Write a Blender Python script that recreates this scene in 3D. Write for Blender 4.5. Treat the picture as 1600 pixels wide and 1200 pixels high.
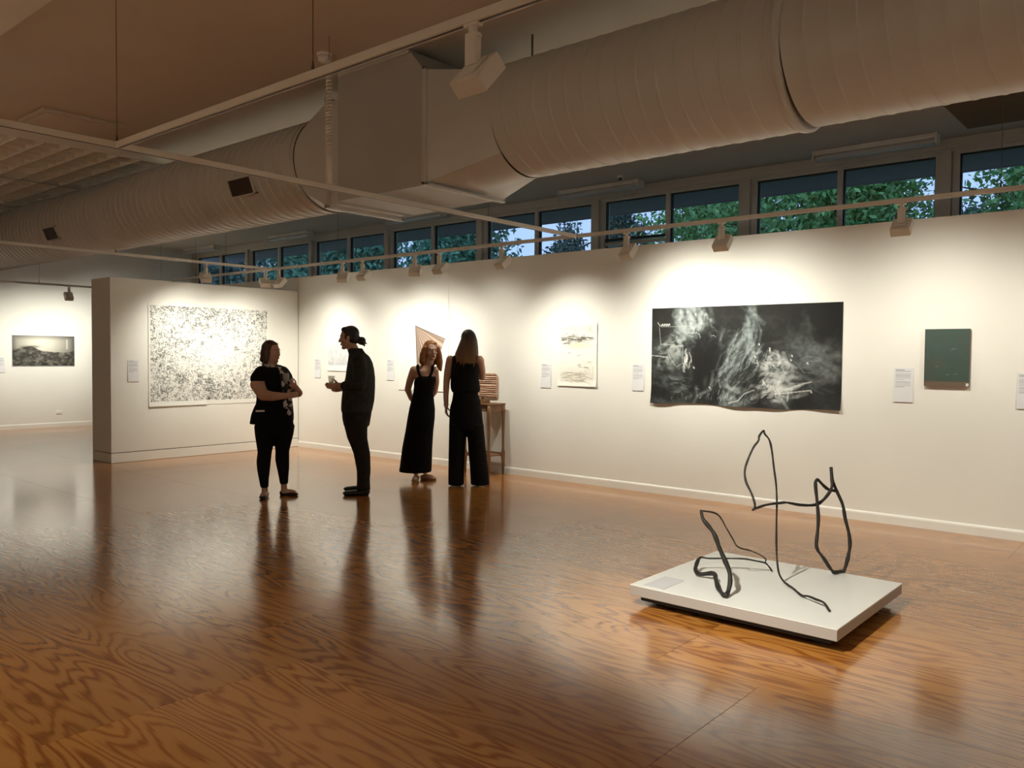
import bpy, bmesh, math, random
import numpy as np
from mathutils import Vector, Matrix

for o in list(bpy.data.objects):
    bpy.data.objects.remove(o)
scene = bpy.context.scene
COL = scene.collection
random.seed(7)
RNG = np.random.default_rng(11)

# ------------------------------------------------------------------ camera
# X runs along the long display wall, Y towards it, Z up; metres.
YAW, PITCH, ROLL = 0.70605, -0.034091, 0.0084046
FOCAL_PX = 1282.175
def cam_axes():
    fw = Vector((-math.sin(YAW)*math.cos(PITCH), math.cos(YAW)*math.cos(PITCH), math.sin(PITCH)))
    r = Vector((math.cos(YAW), math.sin(YAW), 0.0))
    u = r.cross(fw)
    return fw, r*math.cos(ROLL)+u*math.sin(ROLL), u*math.cos(ROLL)-r*math.sin(ROLL)
_fw, _r, _u = cam_axes()
cd = bpy.data.cameras.new('camera')
cd.sensor_width = 36.0
cd.lens = 36.0*FOCAL_PX/1600.0
cd.clip_start = 0.05
cd.clip_end = 400
cam = bpy.data.objects.new('camera', cd)
COL.objects.link(cam)
cam.matrix_world = Matrix(((_r.x, _u.x, -_fw.x, 0.0), (_r.y, _u.y, -_fw.y, 0.0), (_r.z, _u.z, -_fw.z, 1.52), (0, 0, 0, 1)))
scene.camera = cam

# ------------------------------------------------------------------ sky, exposure
world = bpy.data.worlds.new('dusk_sky')
scene.world = world
world.use_nodes = True
wn = world.node_tree
wbg = wn.nodes['Background']
wbg.inputs['Color'].default_value = (0.56, 0.67, 1.0, 1)
wbg.inputs['Strength'].default_value = 0.9
scene.view_settings.view_transform = 'Standard'
scene.view_settings.look = 'None'
scene.view_settings.gamma = 1.0
scene.view_settings.use_curve_mapping = False
scene.view_settings.exposure = 0.58
SPOT_COL = (1.0, 0.972, 0.845)
SPOT_W = 1.0            # master gain of the track spotlights

# ------------------------------------------------------------------ materials
def new_mat(name):
    m = bpy.data.materials.new(name)
    m.use_nodes = True
    nt = m.node_tree
    return m, nt, nt.nodes['Principled BSDF']
def pm(name, col, rough=0.6, metal=0.0, var=0.06, scale=6.0, bump=0.0, bscale=80.0, spec=0.5, coat=0.0):
    """plain procedural material: a base colour broken up by soft noise, optional fine relief"""
    m, nt, b = new_mat(name)
    N = nt.nodes; L = nt.links
    tc = N.new('ShaderNodeTexCoord')
    nz = N.new('ShaderNodeTexNoise'); nz.inputs['Scale'].default_value = scale; nz.inputs['Detail'].default_value = 4
    L.new(tc.outputs['Object'], nz.inputs['Vector'])
    rp = N.new('ShaderNodeValToRGB')
    rp.color_ramp.elements[0].position = 0.3; rp.color_ramp.elements[1].position = 0.7
    rp.color_ramp.elements[0].color = tuple(c*(1-var) for c in col)+(1,)
    rp.color_ramp.elements[1].color = tuple(min(1, c*(1+var)) for c in col)+(1,)
    L.new(nz.outputs['Fac'], rp.inputs['Fac'])
    L.new(rp.outputs['Color'], b.inputs['Base Color'])
    b.inputs['Roughness'].default_value = rough
    b.inputs['Metallic'].default_value = metal
    b.inputs['Specular IOR Level'].default_value = spec
    b.inputs['Coat Weight'].default_value = coat
    if bump:
        n2 = N.new('ShaderNodeTexNoise'); n2.inputs['Scale'].default_value = bscale; n2.inputs['Detail'].default_value = 3
        L.new(tc.outputs['Object'], n2.inputs['Vector'])
        bp = N.new('ShaderNodeBump'); bp.inputs['Strength'].default_value = bump; bp.inputs['Distance'].default_value = 0.01
        L.new(n2.outputs['Fac'], bp.inputs['Height'])
        L.new(bp.outputs['Normal'], b.inputs['Normal'])
    return m

M = {}
M['wall'] = pm('gallery_wall_paint', (0.79, 0.775, 0.72), 0.75, var=0.012, scale=2.0, bump=0.03, bscale=160)
M['wall_base'] = pm('skirting_paint', (0.80, 0.785, 0.73), 0.4, var=0.01)
M['ceiling'] = pm('ceiling_paint', (0.64, 0.585, 0.51), 0.85, var=0.02, scale=1.5, bump=0.05, bscale=220)
M['ceil_brown'] = pm('brown_ceiling_board', (0.20, 0.13, 0.065), 0.8, var=0.06)
M['duct'] = pm('duct_paint', (0.585, 0.585, 0.555), 0.42, var=0.02, scale=2.0)
M['duct_box'] = pm('plenum_paint', (0.48, 0.475, 0.44), 0.55, var=0.03, scale=2.0)
M['track'] = pm('track_enamel', (0.72, 0.68, 0.60), 0.5, var=0.015)
M['louver'] = pm('louver_enamel', (0.90, 0.87, 0.78), 0.45, var=0.02)
M['slot'] = pm('track_slot_black', (0.02, 0.015, 0.012), 0.5)
M['lamp'] = pm('lamp_enamel', (0.72, 0.68, 0.60), 0.45, var=0.02)
M['cord'] = pm('cord_white', (0.75, 0.72, 0.65), 0.4)
M['wire'] = pm('steel_wire', (0.12, 0.10, 0.08), 0.4, metal=0.6)
M['grille'] = pm('grille_dark', (0.045, 0.035, 0.028), 0.6)
M['frame'] = pm('window_frame_paint', (0.62, 0.59, 0.52), 0.5, var=0.03)
M['frame_dark'] = pm('window_seal', (0.03, 0.03, 0.03), 0.5)
M['batten'] = pm('batten_enamel', (0.78, 0.76, 0.70), 0.4)
M['diffuser'] = pm('batten_diffuser', (0.55, 0.56, 0.57), 0.3)
M['paper'] = pm('label_paper', (0.62, 0.62, 0.64), 0.7, var=0.01)
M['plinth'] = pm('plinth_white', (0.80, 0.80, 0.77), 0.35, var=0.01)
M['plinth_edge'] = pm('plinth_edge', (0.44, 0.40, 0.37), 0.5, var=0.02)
M['black'] = pm('black_rubber', (0.012, 0.012, 0.012), 0.6)
M['rod'] = pm('blackened_rod', (0.014, 0.012, 0.009), 0.62, var=0.4, scale=40, bump=0.25, bscale=90)
M['wood'] = pm('table_wood', (0.20, 0.098, 0.042), 0.4, var=0.25, scale=14, bump=0.05)
M['wood_dark'] = pm('dark_wood', (0.06, 0.035, 0.02), 0.5, var=0.2)
M['skin'] = pm('skin', (0.50, 0.29, 0.20), 0.5, var=0.05, scale=20)
M['skin_fair'] = pm('fair_skin', (0.62, 0.38, 0.28), 0.5, var=0.05, scale=20)
M['black_cloth'] = pm('black_cloth', (0.008, 0.008, 0.008), 0.9, var=0.2, scale=30, bump=0.1, bscale=60, spec=0.15)
M['grey_cloth'] = pm('charcoal_cloth', (0.028, 0.028, 0.026), 0.85, var=0.25, scale=20, bump=0.15, bscale=40, spec=0.2)
M['trouser'] = pm('dark_trousers', (0.020, 0.017, 0.015), 0.85, var=0.2, scale=20, bump=0.15, bscale=35, spec=0.2)
M['leather'] = pm('black_leather', (0.010, 0.010, 0.010), 0.35)
M['tan'] = pm('tan_leather', (0.42, 0.26, 0.13), 0.5, var=0.1)
M['hair_brown'] = pm('auburn_brown_hair', (0.055, 0.024, 0.014), 0.45, var=0.3, scale=25, bump=0.3, bscale=50)
M['hair_black'] = pm('black_hair', (0.010, 0.008, 0.007), 0.5, var=0.3, scale=25, bump=0.3, bscale=50)
M['hair_red'] = pm('red_blond_hair', (0.30, 0.115, 0.03), 0.45, var=0.3, scale=25, bump=0.35, bscale=45)
M['lip'] = pm('lip', (0.32, 0.10, 0.08), 0.5)
M['eye_white'] = pm('eye_white', (0.6, 0.57, 0.52), 0.3)
M['eye_dark'] = pm('eye_iris', (0.02, 0.015, 0.01), 0.2)
M['brow'] = pm('eyebrow', (0.05, 0.03, 0.02), 0.7)
M['plastic'] = pm('white_plastic', (0.8, 0.8, 0.78), 0.35)
M['eave'] = pm('eave_lining', (0.16, 0.165, 0.19), 0.8, var=0.05)
M['bark'] = pm('tree_bark', (0.07, 0.05, 0.035), 0.9, var=0.3, scale=9, bump=0.4, bscale=14)
M['ground'] = pm('lawn', (0.16, 0.2, 0.1), 0.95, var=0.3)
M['silver'] = pm('bracelet', (0.3, 0.26, 0.2), 0.3, metal=0.8)

def ombre_hair():
    m, nt, b = new_mat('ombre_long_hair')
    N = nt.nodes; L = nt.links
    tc = N.new('ShaderNodeTexCoord'); sx = N.new('ShaderNodeSeparateXYZ')
    L.new(tc.outputs['Object'], sx.inputs['Vector'])
    nz = N.new('ShaderNodeTexNoise'); nz.inputs['Scale'].default_value = 30
    mp = N.new('ShaderNodeMapping'); mp.inputs['Scale'].default_value = (1.4, 1.4, 0.12)
    L.new(tc.outputs['Object'], mp.inputs['Vector']); L.new(mp.outputs['Vector'], nz.inputs['Vector'])
    ma = N.new('ShaderNodeMath'); ma.operation = 'MULTIPLY_ADD'; ma.inputs[1].default_value = 0.25
    L.new(nz.outputs['Fac'], ma.inputs[0]); L.new(sx.outputs['Z'], ma.inputs[2])
    rp = N.new('ShaderNodeValToRGB')
    mr = N.new('ShaderNodeMapRange'); mr.inputs[1].default_value = 1.52; mr.inputs[2].default_value = 1.90
    L.new(ma.outputs[0], mr.inputs[0]); L.new(mr.outputs[0], rp.inputs['Fac'])
    rp.color_ramp.elements[0].color = (0.20, 0.10, 0.035, 1); rp.color_ramp.elements[1].color = (0.022, 0.012, 0.009, 1)
    L.new(rp.outputs['Color'], b.inputs['Base Color'])
    b.inputs['Roughness'].default_value = 0.5
    bp = N.new('ShaderNodeBump'); bp.inputs['Strength'].default_value = 0.5; bp.inputs['Distance'].default_value = 0.01
    L.new(nz.outputs['Fac'], bp.inputs['Height']); L.new(bp.outputs['Normal'], b.inputs['Normal'])
    return m
M['hair_ombre'] = ombre_hair()

def scarf_mat():
    m, nt, b = new_mat('patterned_scarf')
    N = nt.nodes; L = nt.links
    tc = N.new('ShaderNodeTexCoord'); nz = N.new('ShaderNodeTexNoise')
    nz.inputs['Scale'].default_value = 22; nz.inputs['Detail'].default_value = 1
    L.new(tc.outputs['Object'], nz.inputs['Vector'])
    rp = N.new('ShaderNodeValToRGB'); rp.color_ramp.interpolation = 'CONSTANT'
    rp.color_ramp.elements[0].color = (0.012, 0.012, 0.014, 1)
    rp.color_ramp.elements[1].position = 0.55; rp.color_ramp.elements[1].color = (0.55, 0.5, 0.5, 1)
    L.new(nz.outputs['Fac'], rp.inputs['Fac']); L.new(rp.outputs['Color'], b.inputs['Base Color'])
    b.inputs['Roughness'].default_value = 0.8
    return m
M['scarf'] = scarf_mat()

def glass_mat(name, tint, gl=1.0):
    m, nt, b = new_mat(name)
    N = nt.nodes; L = nt.links
    N.remove(b)
    out = N['Material Output']
    tr = N.new('ShaderNodeBsdfTransparent'); tr.inputs['Color'].default_value = tint+(1,)
    g = N.new('ShaderNodeBsdfGlossy'); g.inputs['Roughness'].default_value = 0.02
    lw = N.new('ShaderNodeLayerWeight'); lw.inputs['Blend'].default_value = 0.5
    pw = N.new('ShaderNodeMath'); pw.operation = 'POWER'; pw.inputs[1].default_value = 5.0
    fr = N.new('ShaderNodeMath'); fr.operation = 'MULTIPLY_ADD'; fr.inputs[1].default_value = 0.9; fr.inputs[2].default_value = 0.035
    L.new(lw.outputs['Facing'], pw.inputs[0]); L.new(pw.outputs[0], fr.inputs[0])
    mx = N.new('ShaderNodeMixShader')
    L.new(fr.outputs[0], mx.inputs[0]); L.new(tr.outputs[0], mx.inputs[1]); L.new(g.outputs[0], mx.inputs[2])
    if gl < 1.0:                 # pale, slightly cloudy drinking glass
        df = N.new('ShaderNodeBsdfDiffuse'); df.inputs['Color'].default_value = (.85, .85, .82, 1)
        m2 = N.new('ShaderNodeMixShader'); m2.inputs[0].default_value = gl
        L.new(mx.outputs[0], m2.inputs[1]); L.new(df.outputs[0], m2.inputs[2]); mx = m2
    L.new(mx.outputs[0], out.inputs['Surface'])
    return m
M['glass'] = glass_mat('window_glass', (0.80, 0.90, 0.95))
M['drink_glass'] = glass_mat('drinking_glass', (0.85, 0.85, 0.82), 0.3)

def emit_mat(name, col, s):
    m, nt, b = new_mat(name)
    b.inputs['Base Color'].default_value = col+(1,)
    b.inputs['Emission Color'].default_value = col+(1,)
    b.inputs['Emission Strength'].default_value = s
    return m
M['lens'] = emit_mat('lamp_lens', SPOT_COL, 6.0)

def leaf_mat(name, a, c):
    m, nt, b = new_mat(name)
    N = nt.nodes; L = nt.links
    g = N.new('ShaderNodeNewGeometry')
    rp = N.new('ShaderNodeValToRGB')
    rp.color_ramp.elements[0].color = a+(1,); rp.color_ramp.elements[1].color = c+(1,)
    L.new(g.outputs['Random Per Island'], rp.inputs['Fac'])
    L.new(rp.outputs['Color'], b.inputs['Base Color'])
    b.inputs['Roughness'].default_value = 0.55
    return m
M['leaf_green'] = leaf_mat('green_leaves', (0.06, 0.22, 0.06), (0.24, 0.5, 0.16))
M['leaf_dark'] = leaf_mat('dark_leaves', (0.03, 0.07, 0.06), (0.09, 0.18, 0.13))
M['leaf_blue'] = leaf_mat('blue_green_leaves', (0.04, 0.15, 0.10), (0.15, 0.36, 0.22))

def floor_mat():
    """rotary-cut plywood: contour bands of a stretched noise field, offset per sheet, under glossy varnish"""
    m, nt, b = new_mat('varnished_plywood')
    N = nt.nodes; L = nt.links
    tc = N.new('ShaderNodeTexCoord'); oi = N.new('ShaderNodeObjectInfo')
    sc = N.new('ShaderNodeVectorMath'); sc.operation = 'SCALE'; sc.inputs[0].default_value = (37.0, 53.0, 19.0)
    L.new(oi.outputs['Random'], sc.inputs['Scale'])
    def stretched(sx, sy, scale, detail, dist=0.0):
        mp = N.new('ShaderNodeMapping'); mp.inputs['Scale'].default_value = (sx, sy, 1)
        L.new(tc.outputs['Object'], mp.inputs['Vector'])
        ad = N.new('ShaderNodeVectorMath'); ad.operation = 'ADD'
        L.new(mp.outputs['Vector'], ad.inputs[0]); L.new(sc.outputs['Vector'], ad.inputs[1])
        nz = N.new('ShaderNodeTexNoise'); nz.inputs['Scale'].default_value = scale; nz.inputs['Detail'].default_value = detail
        nz.inputs['Distortion'].default_value = dist
        L.new(ad.outputs['Vector'], nz.inputs['Vector'])
        return nz.outputs['Fac']
    def math_(op, a, bb, c=None):
        n = N.new('ShaderNodeMath'); n.operation = op
        for i, v in enumerate((a, bb, c)):
            if v is None: continue
            if isinstance(v, (int, float)): n.inputs[i].default_value = v
            else: L.new(v, n.inputs[i])
        return n.outputs[0]
    h = stretched(0.36, 1.9, 1.5, 2.5, 0.15)
    fine = stretched(2.2, 34.0, 1.6, 3.0)
    hh = math_('MULTIPLY_ADD', fine, 0.035, h)
    s = math_('SINE', math_('MULTIPLY', hh, 125.0), 0.0)
    s = math_('MULTIPLY_ADD', s, 0.5, 0.5)
    s = math_('POWER', s, 1.7)
    s = math_('MULTIPLY', s, math_('MULTIPLY_ADD', stretched(0.7, 1.3, 1.3, 2.0), 1.3, 0.25))
    streak = stretched(1.2, 60.0, 1.4, 4.0)
    fac = math_('MULTIPLY_ADD', math_('SUBTRACT', streak, 0.5), 0.7, s)
    rp = N.new('ShaderNodeValToRGB')
    rp.color_ramp.elements[0].position = 0.12; rp.color_ramp.elements[0].color = (0.52, 0.222, 0.048, 1)
    rp.color_ramp.elements[1].position = 0.95; rp.color_ramp.elements[1].color = (0.285, 0.090, 0.016, 1)
    e = rp.color_ramp.elements.new(0.5); e.color = (0.43, 0.168, 0.034, 1)
    L.new(fac, rp.inputs['Fac'])
    # sheet to sheet tone and large worn patches
    big = stretched(0.5, 0.5, 1.1, 3.0)
    tone = math_('MULTIPLY_ADD', oi.outputs['Random'], 0.22, 0.80)
    tone = math_('MULTIPLY', tone, math_('MULTIPLY_ADD', big, 0.35, 0.83))
    mx = N.new('ShaderNodeMix'); mx.data_type = 'RGBA'; mx.blend_type = 'MULTIPLY'; mx.inputs['Factor'].default_value = 1.0
    cmb = N.new('ShaderNodeCombineColor')
    for i in range(3): L.new(tone, cmb.inputs[i])
    L.new(rp.outputs['Color'], mx.inputs[6]); L.new(cmb.outputs[0], mx.inputs[7])
    L.new(mx.outputs[2], b.inputs['Base Color'])
    rr = math_('MULTIPLY_ADD', big, 0.08, 0.14)
    L.new(rr, b.inputs['Roughness'])
    b.inputs['Specular IOR Level'].default_value = 0.6
    b.inputs['Coat Weight'].default_value = 0.35; b.inputs['Coat Roughness'].default_value = 0.10
    wav = stretched(1.6, 5.0, 2.2, 3.0)
    hb = math_('MULTIPLY_ADD', wav, 0.8, 0.0)
    bp = N.new('ShaderNodeBump'); bp.inputs['Strength'].default_value = 0.055; bp.inputs['Distance'].default_value = 0.012
    L.new(hb, bp.inputs['Height']); L.new(bp.outputs['Normal'], b.inputs['Normal'])
    return m
M['floor'] = floor_mat()
M['subfloor'] = pm('joint_dirt', (0.04, 0.02, 0.01), 0.9)

def attr_mat(name, rough=0.8):
    m, nt, b = new_mat(name)
    N = nt.nodes; L = nt.links
    a = N.new('ShaderNodeVertexColor'); a.layer_name = 'ink'
    L.new(a.outputs['Color'], b.inputs['Base Color'])
    b.inputs['Roughness'].default_value = rough
    b.inputs['Specular IOR Level'].default_value = 0.25
    return m
M['print'] = attr_mat('drawn_paper')
M['paint'] = attr_mat('painted_canvas', 0.6)
M['photo'] = attr_mat('photo_print', 0.5)

# ------------------------------------------------------------------ mesh helpers
class MB:
    """collects simple shapes and links them as ONE mesh object"""
    def __init__(s): s.v = []; s.f = []
    def add(s, vs, fs):
        n = len(s.v); s.v += [tuple(v) for v in vs]; s.f += [tuple(i+n for i in f) for f in fs]; return s
    def box(s, x0, x1, y0, y1, z0, z1):
        return s.add([(x, y, z) for x in (x0, x1) for y in (y0, y1) for z in (z0, z1)],
                     [(0, 1, 3, 2), (4, 6, 7, 5), (0, 4, 5, 1), (2, 3, 7, 6), (0, 2, 6, 4), (1, 5, 7, 3)])
    def bev(s, x0, x1, y0, y1, z0, z1, b):
        bm = bmesh.new()
        bmesh.ops.create_cube(bm, size=1.0)
        for v in bm.verts:
            v.co = Vector(((x0+x1)/2+v.co.x*(x1-x0), (y0+y1)/2+v.co.y*(y1-y0), (z0+z1)/2+v.co.z*(z1-z0)))
        bmesh.ops.bevel(bm, geom=list(bm.edges), offset=b, segments=2, profile=0.5, affect='EDGES')
        bm.verts.index_update()
        s.add([v.co[:] for v in bm.verts], [[v.index for v in f.verts] for f in bm.faces]); bm.free(); return s
    def tube(s, pts, rad, seg=10, cap=True):
        P = [Vector(p) for p in pts]; n = len(P)
        R = rad if isinstance(rad, (list, tuple)) else [rad]*n
        t0 = (P[1]-P[0]).normalized()
        nrm = t0.orthogonal().normalized(); base = len(s.v)
        for i in range(n):
            t = (P[min(i+1, n-1)]-P[max(i-1, 0)]).normalized()
            nrm = (nrm - t*nrm.dot(t)).normalized(); bn = t.cross(nrm)
            for k in range(seg):
                a = 2*math.pi*k/seg
                s.v.append(tuple(P[i]+(nrm*math.cos(a)+bn*math.sin(a))*R[i]))
        for i in range(n-1):
            for k in range(seg):
                a = base+i*seg+k; b = base+i*seg+(k+1) % seg
                s.f.append((a, b, b+seg, a+seg))
        if cap:
            s.f.append(tuple(base+k for k in range(seg))[::-1]); s.f.append(tuple(base+(n-1)*seg+k for k in range(seg)))
        return s
    def loft(s, rings, seg=20, cap=True, power=2.0):
        """rings: (cx, cy, z, rx, ry)"""
        base = len(s.v)
        for cx, cy, z, rx, ry in rings:
            for k in range(seg):
                a = 2*math.pi*k/seg; c, d = math.cos(a), math.sin(a)
                e = 2.0/power
                s.v.append((cx+rx*math.copysign(abs(c)**e, c), cy+ry*math.copysign(abs(d)**e, d), z))
        n = len(rings)
        for i in range(n-1):
            for k in range(seg):
                a = base+i*seg+k; b = base+i*seg+(k+1) % seg
                s.f.append((a, b, b+seg, a+seg))
        if cap:
            s.f.append(tuple(base+k for k in range(seg))[::-1]); s.f.append(tuple(base+(n-1)*seg+k for k in range(seg)))
        return s
    def ell(s, c, r, rot=None, seg=16, rng=10):
        c = Vector(c); base = len(s.v)
        for i in range(rng+1):
            th = math.pi*i/rng
            for k in range(seg):
                a = 2*math.pi*k/seg
                v = Vector((r[0]*math.sin(th)*math.cos(a), r[1]*math.sin(th)*math.sin(a), r[2]*math.cos(th)))
                if rot is not None: v = rot @ v
                s.v.append(tuple(c+v))
        for i in range(rng):
            for k in range(seg):
                a = base+i*seg+k; b = base+i*seg+(k+1) % seg
                s.f.append((a, a+seg, b+seg, b))
        return s
    def cap(s, p0, r0, p1, r1, seg=14):
        """tapered capsule"""
        p0 = Vector(p0); p1 = Vector(p1); t = (p1-p0)
        if t.length < 1e-6: return s.ell(p0, (r0, r0, r0))
        t.normalize(); pts = []; rad = []
        for k in range(5):
            a = math.pi/2*(1-k/4.0)
            pts.append(p0-t*r0*math.sin(a)); rad.append(max(r0*math.cos(a), r0*0.02))
        for k in range(1, 5):
            f = k/5.0; pts.append(p0.lerp(p1, f)); rad.append(r0+(r1-r0)*f)
        for k in range(5):
            a = math.pi/2*k/4.0
            pts.append(p1+t*r1*math.sin(a)); rad.append(max(r1*math.cos(a), r1*0.02))
        return s.tube(pts, rad, seg)
    def chain(s, pts):
        """pts: (x,y,z,r) -> run of capsules"""
        for a, b in zip(pts, pts[1:]): s.cap(a[:3], a[3], b[:3], b[3])
        return s
    def mesh(s, name):
        me = bpy.data.meshes.new(name); me.from_pydata(s.v, [], s.f); me.update(); return me
    def build(s, name, mat, parent=None, smooth=False, voxel=0, relax=3):
        me = s.mesh(name)
        if voxel: me = remesh(me, voxel, relax)
        me.materials.clear(); me.materials.append(mat)
        if smooth or voxel:
            me.polygons.foreach_set('use_smooth', [True]*len(me.polygons))
        o = bpy.data.objects.new(name, me); COL.objects.link(o)
        if parent: o.parent = parent
        return o

def remesh(me, voxel, relax):
    o = bpy.data.objects.new('work', me); COL.objects.link(o)
    md = o.modifiers.new('r', 'REMESH'); md.mode = 'VOXEL'; md.voxel_size = voxel; md.adaptivity = 0
    if relax:
        sm = o.modifiers.new('s', 'SMOOTH'); sm.factor = 0.5; sm.iterations = relax
    dg = bpy.context.evaluated_depsgraph_get()
    out = bpy.data.meshes.new_from_object(o.evaluated_get(dg))
    out.name = me.name
    bpy.data.objects.remove(o); bpy.data.meshes.remove(me)
    return out
def empty(name, loc=(0, 0, 0), rz=0.0):
    o = bpy.data.objects.new(name, None); COL.objects.link(o)
    o.location = loc; o.rotation_euler = (0, 0, rz); o.empty_display_size = 0.1
    return o
def tag(o, label, cat, group=None):
    o['label'] = label; o['category'] = cat
    if group: o['group'] = group
    return o
def struct(o, label=None, cat=None):
    o['kind'] = 'structure'
    if label: o['label'] = label
    if cat: o['category'] = cat
    return o
def smooth_by(o, ang=0.6):
    me = o.data
    me.polygons.foreach_set('use_smooth', [True]*len(me.polygons))
    try: me.set_sharp_from_angle(angle=ang)
    except Exception: pass
    return o
def inst(src, name, loc=None, parent=None):
    o = bpy.data.objects.new(name, src.data); COL.objects.link(o)
    if loc: o.location = loc
    if parent: o.parent = parent
    return o

# ------------------------------------------------------------------ the room
CEIL = 3.85
XB, XR, YN, YW = -17.85, 6.0, -6.0, 9.645         # back wall, right end, wall behind the camera, window wall
floor = empty('floor'); struct(floor, 'varnished plywood sheet floor with bold wavy grain', 'floor')
MB().box(XB-.1, XR+.1, YN-.1, YW+.1, -0.12, -0.021).build('subfloor', M['subfloor'], floor)
def sheet_mesh(w, d, nm):
    return MB().bev(-w/2, w/2, -d/2, d/2, -0.02, 0.0, 0.0007).mesh(nm)
full = sheet_mesh(2.3986, 1.1986, 'plywood_sheet'); full.materials.append(M['floor'])
offs = {0: -3.4, 1: -1.553, 2: -2.09}
row = 0
y = YN
while y < YW-0.01:
    y1 = min(y+1.2, YW)
    k = int(round((y-1.2)/1.2))
    off = offs.get(k, -2.9+((k*0.83) % 2.4))
    x = off - 2.4*math.ceil((off-XB)/2.4)
    while x < XR-0.01:
        a, b = max(x, XB), min(x+2.4, XR)
        if b-a > 0.02:
            if b-a > 2.39 and y1-y > 1.19: me = full
            else:
                me = sheet_mesh(b-a-.0014, y1-y-.0014, 'plywood_sheet'); me.materials.append(M['floor'])
            o = bpy.data.objects.new('plywood_sheet', me); COL.objects.link(o)
            o.location = ((a+b)/2, (y+y1)/2, 0); o.parent = floor
        x += 2.4
    y = y1

ceiling = struct(MB().box(XB-.1, XR+.1, YN-.1, YW+.1, CEIL, CEIL+.15).build('ceiling', M['ceiling']), 'flat painted gallery ceiling', 'ceiling')
MB().box(-1.936, 0.6, 8.19, 9.29, CEIL-.012, CEIL+.002).build('ceiling_panel', M['ceil_brown'], ceiling)
MB().box(XB, XR, YN, 2.152, CEIL-.06, CEIL+.002).build('ceiling_bulkhead', M['wall'], ceiling)

# long display wall standing in front of the window wall
wm = empty('wall_right'); struct(wm, 'long cream display wall hung with drawings', 'wall')
WH = 2.78
for a, b in ((-15.4, -11.45), (-11.446, -7.972), (-7.968, -3.6), (-3.5995, 1.3), (1.3005, XR)):
    MB().box(a, b, 8.0, 8.16, 0.02, WH).build('wall_panel', M['wall'], wm)
bb = MB()
prof = [(0, 0), (-.016, 0), (-.016, .070), (-.013, .082), (-.006, .090), (0, .092)]
def skirting(mb, p0, p1, nrm):
    """baseboard profile swept from p0 to p1 (floor line), nrm = into the room"""
    p0 = Vector(p0); p1 = Vector(p1); n = Vector(nrm); vs = []
    for p in (p0, p1):
        for a, h in prof: vs.append(p - n*a + Vector((0, 0, h)))
    k = len(prof); mb.add(vs, [(i, (i+1) % k, (i+1) % k+k, i+k) for i in range(k)]+[tuple(range(k))[::-1], tuple(range(k, 2*k))])
    return mb
struct(skirting(MB(), (-11.44, 8.0, 0), (XR, 8.0, 0), (0, -1, 0)).build('baseboard_right', M['wall_base']), 'white skirting along the long display wall', 'baseboard')

# partition wall with shadow gap above its base
pt = empty('wall_partition'); struct(pt, 'free-standing cream partition wall', 'wall')
PX0, PX1, PY0, PY1 = -12.035, -11.44, 4.968, 7.988
MB().bev(PX0, PX1, PY0, PY1, 0.142, 2.552, 0.004).build('partition_body', M['wall'], pt)
MB().bev(PX0, PX1, PY0, PY1, 0.002, 0.133, 0.003).build('partition_base', M['wall'], pt)
MB().box(PX0+.02, PX1-.02, PY0+.02, PY1-.02, 0.13, 0.145).build('shadow_gap', M['black'], pt)

struct(MB().box(XB-.15, XB, YN, YW+.2, 0, CEIL).build('wall_back', M['wall']), 'far end wall of the gallery', 'wall')
struct(skirting(MB(), (XB, YN, 0), (XB, YW, 0), (1, 0, 0)).build('baseboard_back', M['wall_base']), 'white skirting at the far end wall', 'baseboard')
struct(MB().box(XB, XR, YN-.15, YN, 0, CEIL).build('wall_front', M['wall']), 'wall behind the viewer', 'wall')
struct(MB().box(XR, XR+.15, YN, YW+.2, 0, CEIL).build('wall_near', M['wall']), 'near end wall of the gallery', 'wall')

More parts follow.
